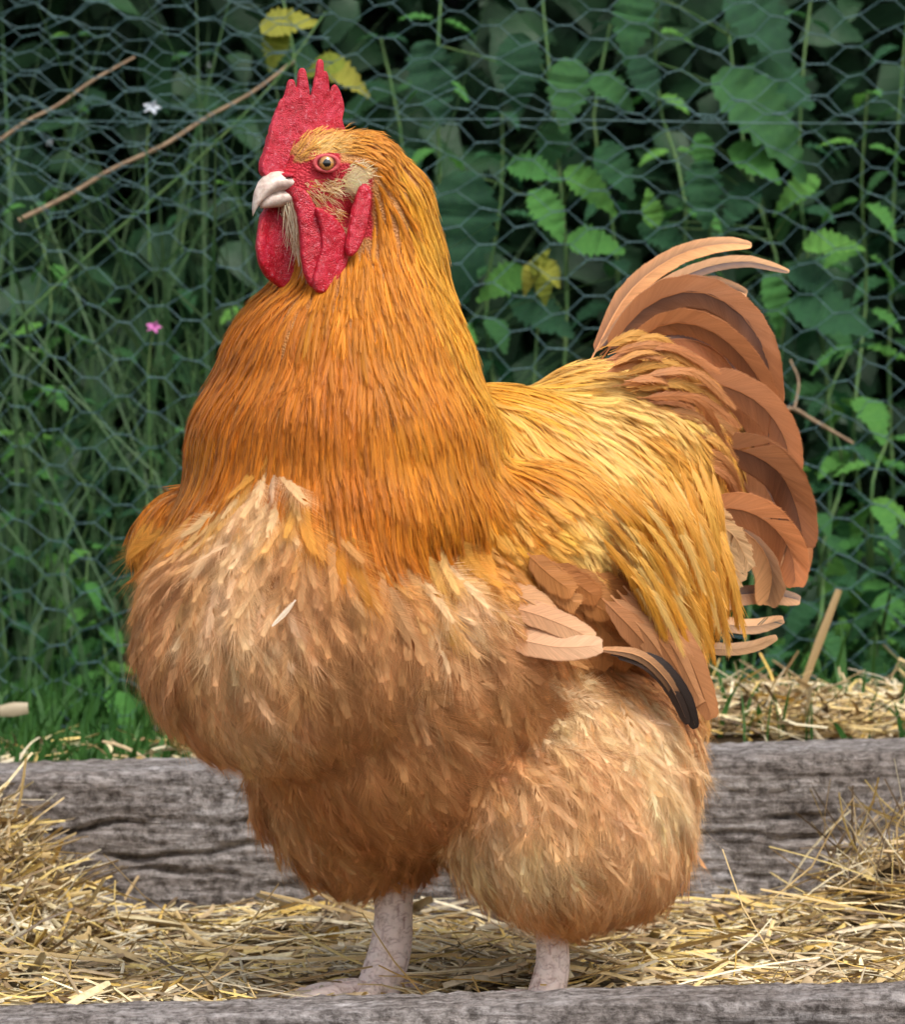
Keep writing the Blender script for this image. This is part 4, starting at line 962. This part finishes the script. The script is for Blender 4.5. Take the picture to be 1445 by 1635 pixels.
for px in (-420, 1860):                       # posts that carry the netting, outside the picture
    V, f = tube([(fpx(px), FD-D0+.03, -0.1), (fpx(px)+.003, FD-D0+.03, .5), (fpx(px), FD-D0+.03, 1.05)], [.035, .034, .033], 16, 20)
    link('post', np_mesh('post', V, [f], M_POST), fence)

# ------------------------------------------------------------------ leaves, nettles, undergrowth
def mat_leaf(name, c0, c1, c2, tr=0.3):
    N = Nodes(name); oi = N.add('ShaderNodeObjectInfo'); tc = N.add('ShaderNodeTexCoord')
    nz = N.add('ShaderNodeTexNoise', Scale=14.0, Detail=3.0); N.link(tc.outputs['Object'], nz.inputs['Vector'])
    ad = N.add('ShaderNodeMath', operation='ADD'); N.link(oi.outputs['Random'], ad.inputs[0]); N.link(nz.outputs[0], ad.inputs[1])
    hf = N.add('ShaderNodeMath', operation='MULTIPLY'); N.link(ad.outputs[0], hf.inputs[0]); hf.inputs[1].default_value = 0.5
    r = N.ramp(hf.outputs[0], [(0.2, c0), (0.5, c1), (0.85, c2)])
    N.link(r.outputs[0], N.b.inputs['Base Color']); N.set(Roughness=0.55, Specular_IOR_Level=0.3)
    n2 = N.add('ShaderNodeTexNoise', Scale=120.0, Detail=2.0); N.link(tc.outputs['Object'], n2.inputs['Vector']); N.bump(n2.outputs[0], 0.5, 0.003)
    t = N.add('ShaderNodeBsdfTranslucent'); N.link(r.outputs[0], t.inputs[0]); ms = N.add('ShaderNodeMixShader'); ms.inputs[0].default_value = tr
    N.link(N.b.outputs[0], ms.inputs[1]); N.link(t.outputs[0], ms.inputs[2]); N.link(ms.outputs[0], N.out.inputs[0]); return N.m
M_LEAF = mat_leaf('nettle_leaf', lin(34, 74, 52), lin(46, 94, 58), lin(68, 118, 60))
M_LEAFB = mat_leaf('young_leaf', lin(66, 122, 60), lin(84, 142, 66), lin(112, 166, 72))
M_LEAFY = mat_leaf('yellow_leaf', lin(104, 128, 46), lin(142, 150, 52), lin(176, 170, 72))
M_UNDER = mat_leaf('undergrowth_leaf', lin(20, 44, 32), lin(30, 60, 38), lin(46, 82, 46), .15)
M_STEM = mat_simple('plant_stem', lin(64, 104, 56), 0.6, 0.3, 60, lin(96, 120, 70))
M_DRY = mat_simple('dry_stem', lin(134, 112, 92), 0.8, 0.2, 80, lin(176, 152, 124))
M_GRASS = mat_leaf('grass_blade', lin(32, 66, 30), lin(46, 90, 36), lin(84, 128, 56))
def leaf_geo(n=13, wr=0.30, teeth=0.16, droop=0.25, fold=0.25, seed=0):
    """unit leaf along +x, normal +z: (V, quads). Serrated oval with a folded midrib."""
    rg = np.random.default_rng(seed); V = []
    for i in range(n):
        t = i/(n-1); w = wr*math.sin(math.pi*min(1, (t*.93+.05)))**0.8*(1.25-.75*t) if t < 1 else 0.0
        if i % 2: w *= 1+teeth
        else: w *= 1-teeth*.4
        z = -droop*t*t+0.02*rg.normal()
        for s in (-1, 0, 1):
            V.append((t+(.03 if s and i % 2 else 0), s*w, z+abs(s)*w*fold+0.015*rg.normal()*abs(s)))
    i = np.arange(n-1)[:, None]*3; j = np.arange(2)[None]; f = np.stack([i+j, i+3+j, i+4+j, i+1+j], -1).reshape(-1, 4)
    return np.array(V), f
LEAFV = [leaf_geo(19, .30, .20, .3, .3, 1), leaf_geo(19, .27, .24, .15, .4, 2), leaf_geo(19, .33, .20, .45, .25, 3), leaf_geo(19, .25, .22, .5, .35, 4)]
leaf_mesh = {}
for mn, mm in (('g', M_LEAF), ('b', M_LEAFB), ('y', M_LEAFY)):
    leaf_mesh[mn] = [np_mesh('leaf', V, [f], mm) for V, f in LEAFV]
def leaf_matrix(base, d, nv, size):
    d = Vector(d).normalized(); nv = Vector(nv); nv = (nv-d*d.dot(nv)).normalized(); b = nv.cross(d)
    return Matrix(((d.x*size, b.x*size, nv.x*size, base[0]), (d.y*size, b.y*size, nv.y*size, base[1]), (d.z*size, b.z*size, nv.z*size, base[2]), (0, 0, 0, 1)))
def put_leaf(plant, base, d, nv, size, kind='g'):
    o = bpy.data.objects.new('leaf', leaf_mesh[kind][random.randrange(4)]); C.objects.link(o); o.parent = plant
    o.matrix_basis = Matrix.Translation(-plant.location) @ leaf_matrix(base, d, nv, size); return o
def plant(stem_px, dist, label, leaves=(), name='nettle', group='nettles growing behind the netting', auto=None, rad=.0022):
    b = PX(*stem_px[0], dist); pl = empty(name, tuple(b)); tag(pl, label, 'plant', group)
    path = [tuple(PX(x, y, dist+.015*i)) for i, (x, y) in enumerate(stem_px)]
    if auto:
        (xa, ya), (xm, ym), (xb, yb) = stem_px
        path = [tuple(PX(xa+(xb-xa)*t+random.uniform(-26, 26)*(t > 0), ya+(yb-ya)*t, dist+random.uniform(-.04, .04)*(t > 0))) for t in (0, .22, .45, .68, .85, 1)]
    V, f = tube(path, [rad*1.3, rad*.6], 6, 16); V = V-np.array(b); st = np_mesh('stem', V, [f], M_STEM)
    so = bpy.data.objects.new('stem', st); C.objects.link(so); so.parent = pl
    P, L = resample(catmull(path, 60), 61)
    for (x, y, ang, ln_, kd) in leaves:       # leaf centre in px, angle in the picture (0 right, 90 down), length in px
        dd = dist-.03+random.uniform(-.02, .02); l = ln_*dist/F; a = math.radians(ang)
        base = PX(x-.5*ln_*math.cos(a), y-.5*ln_*math.sin(a), dd)
        d = Vector((math.cos(a), -0.35+random.uniform(-.2, .2), -math.sin(a)))
        put_leaf(pl, base, d, Vector((random.uniform(-.25, .25), -1, .55)), l*1.06, kd)
        k = int(np.argmin(np.linalg.norm(P-np.array(base), axis=1))); q = P[max(0, k-3)]
        V, f = tube([tuple(q), tuple((q+np.array(base))/2+np.array([0, 0, .004])), tuple(base)], [.0011, .0008], 5, 6)
        po = bpy.data.objects.new('petiole', np_mesh('petiole', V-np.array(b), [f], M_STEM)); C.objects.link(po); po.parent = pl
    if auto:
        npair, size, kd, t0 = auto
        for i in range(npair):
            t = t0+(1-t0)*(i/(npair-1)); q = P[int(t*60)]; az = (i % 2)*math.pi/2+random.uniform(-.5, .5)+.6
            s = size*(1.15-.65*t)*random.uniform(.8, 1.15)
            for h in (0, math.pi):
                d = Vector((math.cos(az+h), math.sin(az+h)*.8, random.uniform(-.55, .05)+.35*(t > .9)))
                put_leaf(pl, q+np.array(d)*.006, d, Vector((0, -.35, 1)), s, kd)
    return pl
EXP = [(1215,40,50,150,'g'),(1246,124,25,110,'g'),(1215,180,42,190,'g'),(906,150,95,110,'g'),(1030,129,70,80,'g'),(978,150,40,90,'g'),(1123,247,80,70,'b'),(1205,258,28,90,'b'),(1272,304,150,80,'b'),(1123,309,88,105,'g'),(983,272,55,90,'g'),(855,275,15,90,'b'),(942,298,35,95,'b'),(875,345,60,95,'b'),(947,385,0,80,'b'),(1040,335,-100,60,'b'),(1324,386,-10,85,'b'),(1298,443,20,85,'g'),(1324,500,15,130,'g'),(865,505,30,110,'g'),(735,370,95,190,'g'),(803,448,160,80,'b'),(690,130,75,130,'g'),(1090,420,120,80,'g'),(1060,380,30,90,'g'),(880,230,120,80,'g'),(1180,330,130,90,'g'),(1010,40,100,110,'g'),(830,110,85,110,'g'),(1240,480,70,90,'b'),(900,190,100,46,'y')]
pl1 = [(x, y, a, l, k) for (x, y, a, l, k) in EXP if x < 1000]; pl2 = [(x, y, a, l, k) for (x, y, a, l, k) in EXP if x >= 1000]
plant([(900, 1120), (890, 800), (905, 450), (880, 150), (860, -60)], 4.24, 'tall nettle with serrated leaves behind netting, between the neck and the tail', pl1)
plant([(1180, 1120), (1215, 800), (1250, 480), (1190, 250), (1150, -60)], 4.24, 'tall nettle with large drooping leaves behind netting, rising over the tail tips', pl2)
plant([(860, 1100), (850, 700), (862, 470)], 4.2, 'low plant with a yellowing leaf cluster showing above the saddle feathers', [(845,440,110,50,'y'),(880,438,60,52,'y'),(862,420,-60,46,'y'),(868,462,80,44,'y')])
plant([(520, 900), (500, 500), (470, 100), (440, -40)], 4.22, 'thin stem with yellow green lobed leaves beside the comb', [(455,35,-20,80,'y'),(440,75,105,70,'y'),(545,115,20,90,'y'),(520,105,170,60,'y')])
for k, (x, top, d) in enumerate([(690,-60,4.4),(780,180,4.45),(960,40,4.5),(1070,-40,4.42),(1140,330,4.4),(1290,-60,4.45),(1380,150,4.35),(1440,-20,4.5),(1330,560,4.3),(1400,700,4.25),(1300,820,4.22),(1420,860,4.2),(1240,700,4.4),(620,60,4.5),(1020,480,4.5)]):
    plant([(x+random.uniform(-20, 20), 1150), (x+random.uniform(-25, 25), (1150+top)/2), (x, top)], d, 'leafy green nettle crowded close behind the wire netting', auto=(12 if top < 400 else 8, .062, 'g' if k % 3 else 'b', .12))
for k, (x, top, d) in enumerate([(40,560,4.3),(120,640,4.26),(60,330,4.35),(190,480,4.4),(330,690,4.3),(240,720,4.24),(390,300,4.5),(20,820,4.22),(150,880,4.2),(300,90,4.55),(110,60,4.6)]):
    plant([(x+random.uniform(-20, 20), 1160), (x+random.uniform(-25, 25), (1160+top)/2), (x, top)], d, 'small leafed weed among the tall grass behind the netting', name='weed', group='weeds in the grass behind the netting', auto=(9, .046, 'g' if k % 2 else 'b', .1), rad=.0015)

def scatter_leaves(name, n, xr, yr, zr, size, mat, seed, label, cat='foliage'):
    rg = np.random.default_rng(seed); Lv, Lf = leaf_geo(5, .32, .2, .3, .25, seed); m = len(Lv)
    pos = np.stack([rg.uniform(*xr, n), rg.uniform(*yr, n), zr[0]+(zr[1]-zr[0])*rg.uniform(0, 1, n)], 1)
    d = nrm(np.stack([rg.normal(0, 1, n), rg.normal(-.5, .7, n), rg.normal(-.45, .5, n)], 1)); nv = np.stack([rg.normal(0, .4, n), rg.normal(-.5, .4, n), np.ones(n)*.8], 1)
    nv = nrm(nv-d*(d*nv).sum(1, keepdims=True)); b = np.cross(nv, d); s = size*np.exp(rg.normal(0, .3, n))
    V = pos[:, None]+s[:, None, None]*(d[:, None]*Lv[None, :, :1]+b[:, None]*Lv[None, :, 1:2]+nv[:, None]*Lv[None, :, 2:3])
    f = (Lf[None]+(np.arange(n)*m)[:, None, None]).reshape(-1, 4)
    o = link(name, np_mesh(name, V.reshape(-1, 3), [f], mat)); tag(o, label, cat, kind='stuff'); return o
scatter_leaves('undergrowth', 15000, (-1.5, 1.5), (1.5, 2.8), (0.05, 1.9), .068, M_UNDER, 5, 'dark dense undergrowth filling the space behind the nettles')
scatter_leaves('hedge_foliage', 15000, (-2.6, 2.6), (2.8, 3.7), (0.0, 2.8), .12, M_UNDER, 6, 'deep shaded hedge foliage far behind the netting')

def grass(name, n, xf, yf, hf, mat, seed, label, lean=.5, width=.0022):
    rg = np.random.default_rng(seed); x = xf(rg, n); y = yf(rg, n); z = far_z(x, y)-.004; h = hf(rg, n, x, y)
    az = rg.uniform(0, 2*np.pi, n); ln_ = np.abs(rg.normal(0, lean, n)); dx, dy = np.cos(az)*ln_, np.sin(az)*ln_
    wa = rg.uniform(0, 2*np.pi, n); wx, wy = np.cos(wa), np.sin(wa)*.6; V = np.empty((n, 9, 3)); w = width*np.exp(rg.normal(0, .35, n))
    for i, (t, ww) in enumerate([(0, .8), (.35, 1), (.7, .7), (1, 0)]):
        cx_, cy_, cz_ = x+dx*h*t*t, y+dy*h*t*t, z+h*(t-.25*ln_.clip(0, 1.4)*t*t)
        if ww: 
            V[:, 2*i] = np.stack([cx_-wx*w*ww, cy_-wy*w*ww, cz_], 1); V[:, 2*i+1] = np.stack([cx_+wx*w*ww, cy_+wy*w*ww, cz_], 1)
        else: V[:, 6] = np.stack([cx_, cy_, cz_], 1)
    V = V[:, :7]; b = (np.arange(n)*7)[:, None]
    q = np.vstack([b+np.array([0, 1, 3, 2]), b+np.array([2, 3, 5, 4])]); t = b+np.array([4, 5, 6])
    o = link(name, np_mesh(name, V.reshape(-1, 3), [q, t], mat)); return tag(o, label, 'grass', kind='stuff')
grass('grass', 6000, lambda r, n: np.where(r.uniform(0, 1, n) < .75, r.uniform(-.62, .12, n), r.uniform(-.62, .62, n)), lambda r, n: r.uniform(.70, 1.5, n), lambda r, n, x, y: r.uniform(.012, .06, n)*(1+.9*(y > 1.0)), M_GRASS, 11, 'short bright green grass between the sleeper and the fence')
grass('tall_grass', 620, lambda r, n: r.uniform(-.75, -.05, n), lambda r, n: r.uniform(1.14, 1.75, n), lambda r, n, x, y: r.uniform(.2, .85, n), mat_leaf('tall_grass_blade', lin(34, 70, 40), lin(52, 92, 52), lin(104, 124, 88)), 12, 'tall grass stems and blades behind the netting', .6, .0024)

# ------------------------------------------------------------------ straw
def mat_straw(name, stops):
    N = Nodes(name); a = N.add('ShaderNodeVertexColor', layer_name='col'); tc = N.add('ShaderNodeTexCoord')
    nz = N.add('ShaderNodeTexNoise', Scale=220.0, Detail=3.0); N.link(tc.outputs['Object'], nz.inputs['Vector'])
    r = N.ramp(nz.outputs[0], [(0.3, (0.8, 0.77, 0.72)), (0.7, (1.1, 1.1, 1.1))]); N.link(mix_mul(N, a.outputs[0], r.outputs[0]), N.b.inputs['Base Color'])
    N.set(Roughness=0.42, Specular_IOR_Level=0.45); return N.m
M_STRAW = mat_straw('straw', None)
SC = np.array([lin(214,188,132), lin(200,172,120), lin(228,212,170), lin(172,146,104), lin(236,224,192), lin(206,172,92), lin(146,122,88), lin(194,170,134), lin(112,92,68), lin(222,196,122), lin(210,198,170), lin(178,164,138)])
def straw(name, pos, d, L, w, curl, seed, label, mat=M_STRAW, kind='stuff', dull=1.0, parent=None):
    """half-round curved stalks: 5 stations x 3 across"""
    rg = np.random.default_rng(seed); n = len(pos); d = nrm(d); rf = np.stack([rg.normal(0, .5, n), rg.normal(0, .5, n), np.ones(n)], 1)
    b = nrm(np.cross(d, rf)); nv = np.cross(b, d); S = 5; V = np.empty((n, S, 3, 3))
    ca = rg.normal(0, curl, n); cb = rg.normal(0, curl*.6, n); kink = rg.normal(0, curl, n)*(rg.uniform(0, 1, n) < .35); kp = rg.uniform(.3, .7, n)
    for i in range(S):
        t = i/(S-1)-.5; off = b*(ca*(t*t-.08)+kink*np.maximum(0, t+.5-kp))[:, None]+nv*(cb*(t*t-.08))[:, None]
        c = pos+(d*t+off)*L[:, None]; wt = w*(1-.25*abs(2*t))
        for j, s in enumerate((-1, 0, 1)): V[:, i, j] = c+b*(s*wt)[:, None]+nv*((1-abs(s))*wt*.7)[:, None]
    m = S*3; i = np.arange(S-1)[:, None]*3; j = np.arange(2)[None]; f = np.stack([i+j, i+1+j, i+4+j, i+3+j], -1).reshape(-1, 4)
    Fq = (f[None]+(np.arange(n)*m)[:, None, None]).reshape(-1, 4)
    col = SC[rg.integers(0, len(SC), n)]*np.exp(rg.normal(0, .12, (n, 1)))*dull; col = np.repeat(col, m, 0)
    me = np_mesh(name, V.reshape(-1, 3), [Fq], mat, col)
    if kind is None: return me
    o = link(name, me); return tag(o, label, 'straw', kind='stuff')
def lay(n, xf, yf, zf, seed, lmin, lmax, zthick, steep=.18):
    rg = np.random.default_rng(seed); x = xf(rg, n); y = yf(rg, n); z = zf(x, y)+rg.uniform(0, 1, n)**1.5*zthick
    az = rg.uniform(0, 2*np.pi, n); d = np.stack([np.cos(az), np.sin(az)*.8, rg.normal(0, steep, n)], 1); L = np.exp(rg.uniform(math.log(lmin), math.log(lmax), n)); w = np.exp(rg.normal(math.log(.00120), .55, n))
    return np.stack([x, y, z], 1), d, L, w
a = lay(7500, lambda r, n: r.uniform(-.46, .46, n), lambda r, n: r.uniform(-.19, .475, n), bed_z, 31, .015, .10, .016)
straw('straw_bedding', *a, .25, 41, 'loose pale straw bedding covering the floor of the bed')
a = lay(1500, lambda r, n: -.36+r.normal(0, .04, n), lambda r, n: np.minimum(.46, .38+r.normal(0, .07, n)), bed_z, 32, .03, .13, .03, .5)
straw('straw_heap', *a, .45, 42, 'tangled straw heaped in the corner against the sleeper, below the grass', dull=.92)
a = lay(2600, lambda r, n: r.uniform(.10, .62, n), lambda r, n: .74+np.abs(r.normal(0, .14, n)), rear_z, 33, .03, .13, .02, .25)
straw('straw_pile', *a, .35, 43, 'straw pile lying on top of the ground behind the sleeper, below the tail')
a = lay(650, lambda r, n: r.uniform(-.6, .1, n), lambda r, n: .70+np.abs(r.normal(0, .12, n)), rear_z, 34, .02, .08, .03, .25)
straw('scattered_straw', *a, .3, 44, 'scattered dry straw bits among the short grass')
# single stalks that can be picked out, on top of the bedding
rg = np.random.default_rng(77)
var = [straw('straw_stalk', np.zeros((1, 3)), np.array([[1.0, 0, 0]]), np.array([1.0]), np.array([w]), c, 100+k, None, kind=None) for k, (w, c) in enumerate([(.011, .1), (.016, .15), (.009, .3), (.014, .05), (.010, .4), (.019, .1), (.012, .2), (.008, .5)])]
def stalk(pos, d, L, k, label, group, up=(0, 0, 1)):
    o = bpy.data.objects.new('straw_stalk', var[k % len(var)]); C.objects.link(o); o.matrix_basis = leaf_matrix(pos, d, up, L); return tag(o, label, 'straw stalk', group)
for k in range(150):
    x, y = rg.uniform(-.42, .42), rg.uniform(-.185, .45); az = rg.uniform(0, 2*math.pi); sl = rg.normal(.02, .14)
    L = rg.uniform(.05, .13)
    stalk((x, y, float(bed_z(x, y))+.014+abs(sl)*L*.5), (math.cos(az), math.sin(az)*.7, sl), L, k, 'long pale straw stalk lying loose on top of the bedding', 'loose straw stalks on the bedding')
for k in range(75):                           # wisps standing up in the right-hand heap
    x, y = min(.36, .315+rg.normal(0, .03)), .40+rg.normal(0, .04); d = (rg.normal(0, .7), rg.normal(0, .4), rg.uniform(.2, 1.2)); L = rg.uniform(.035, .1)
    stalk((x, y, float(bed_z(x, y))+.02+d[2]*L*.3), d, L, (2, 4, 7, 6)[k % 4], 'thin curling straw wisp standing up from the heap against the bare sleeper face', 'upright wisps in the straw heap', (rg.normal(), rg.normal(), .3))
for (xa, ya, xb, yb, d, w, lab) in [(1338,945,1282,1095,3.85,.0038,'thick dry stalk standing up out of the straw pile'),(0,1135,44,1130,3.86,.006,'pale split wood sliver lying in the short grass')]:
    a_, b_ = PX(xa, ya, d), PX(xb, yb, d); L = (b_-a_).length; o = bpy.data.objects.new('straw_stalk' if xa > 500 else 'wood_sliver', straw('stalk', np.zeros((1, 3)), np.array([[1.0, 0, 0]]), np.array([1.0]), np.array([w/L]), .08, int(xa), None, kind=None)); C.objects.link(o)
    o.matrix_basis = leaf_matrix((a_+b_)/2, b_-a_, (0, -1, .3), L*1.05); tag(o, lab, 'straw stalk' if xa > 500 else 'wood sliver')
def stem_thing(name, pts, d, rad, mat, label, cat='stem'):
    b = PX(*pts[0], d); V, f = tube([tuple(PX(x, y, d+.01*i)) for i, (x, y) in enumerate(pts)], [rad, rad*.7], 7, 24); o = link(name, np_mesh(name, V-np.array(b), [f], mat)); o.location = b
    return tag(o, label, cat)
stem_thing('dry_stem', [(30,352),(110,312),(180,270),(262,232),(330,188),(400,150),(470,98)], 4.13, .0024, M_DRY, 'long brown dry stem leaning behind the netting toward the comb')
stem_thing('dry_stem', [(-30,246),(40,196),(90,170),(150,128),(215,92)], 4.13, .002, M_DRY, 'shorter brown dry stem leaning through the grass, above the long one')
stem_thing('grass_stalk', [(-20,560),(150,400),(300,270),(440,130),(520,20)], 4.14, .0016, M_STEM, 'long thin green grass stalk crossing the brown stems')
stem_thing('dry_stem', [(1225,665),(1262,652),(1300,672),(1362,708)], 4.12, .0022, M_DRY, 'short dry twig poking from the netting behind the tail curve')
stem_thing('dry_stem', [(1268,655),(1275,610),(1262,575)], 4.125, .0014, M_DRY, 'thin upright dry twig beside the tail curve')
M_PINK = mat_simple('petal_pink', lin(206, 96, 176), 0.6, 0.3, 90, lin(220, 140, 200)); M_WHITE = mat_simple('petal_white', lin(214, 220, 226), 0.6, 0.3, 90, lin(190, 200, 214))
def flower(px, py, mat, size, label):
    b = PX(px, py, 4.12); o = empty('flower', tuple(b)); tag(o, label, 'flower')
    for k in range(5):
        a = 2*math.pi*k/5; V, f = LEAFV[k % 4]; me = np_mesh('petal', V, [f], mat); q = bpy.data.objects.new('petal', me); C.objects.link(q); q.parent = o
        q.matrix_basis = leaf_matrix((0, 0, 0), (math.cos(a), -.5, math.sin(a)*.6), (0, -1, .3), size)
    V, f = tube([(0, .002, -.001), (-.006, .01, -.04), (-.004, .02, -.14)], [.0012, .0012], 6, 8); q = bpy.data.objects.new('stem', np_mesh('stem', V, [f], M_STEM)); C.objects.link(q); q.parent = o
flower(246, 522, M_PINK, .007, 'tiny pink wildflower hanging behind the netting')
flower(243, 172, M_WHITE, .008, 'tiny white flower head behind the netting near the brown stems')
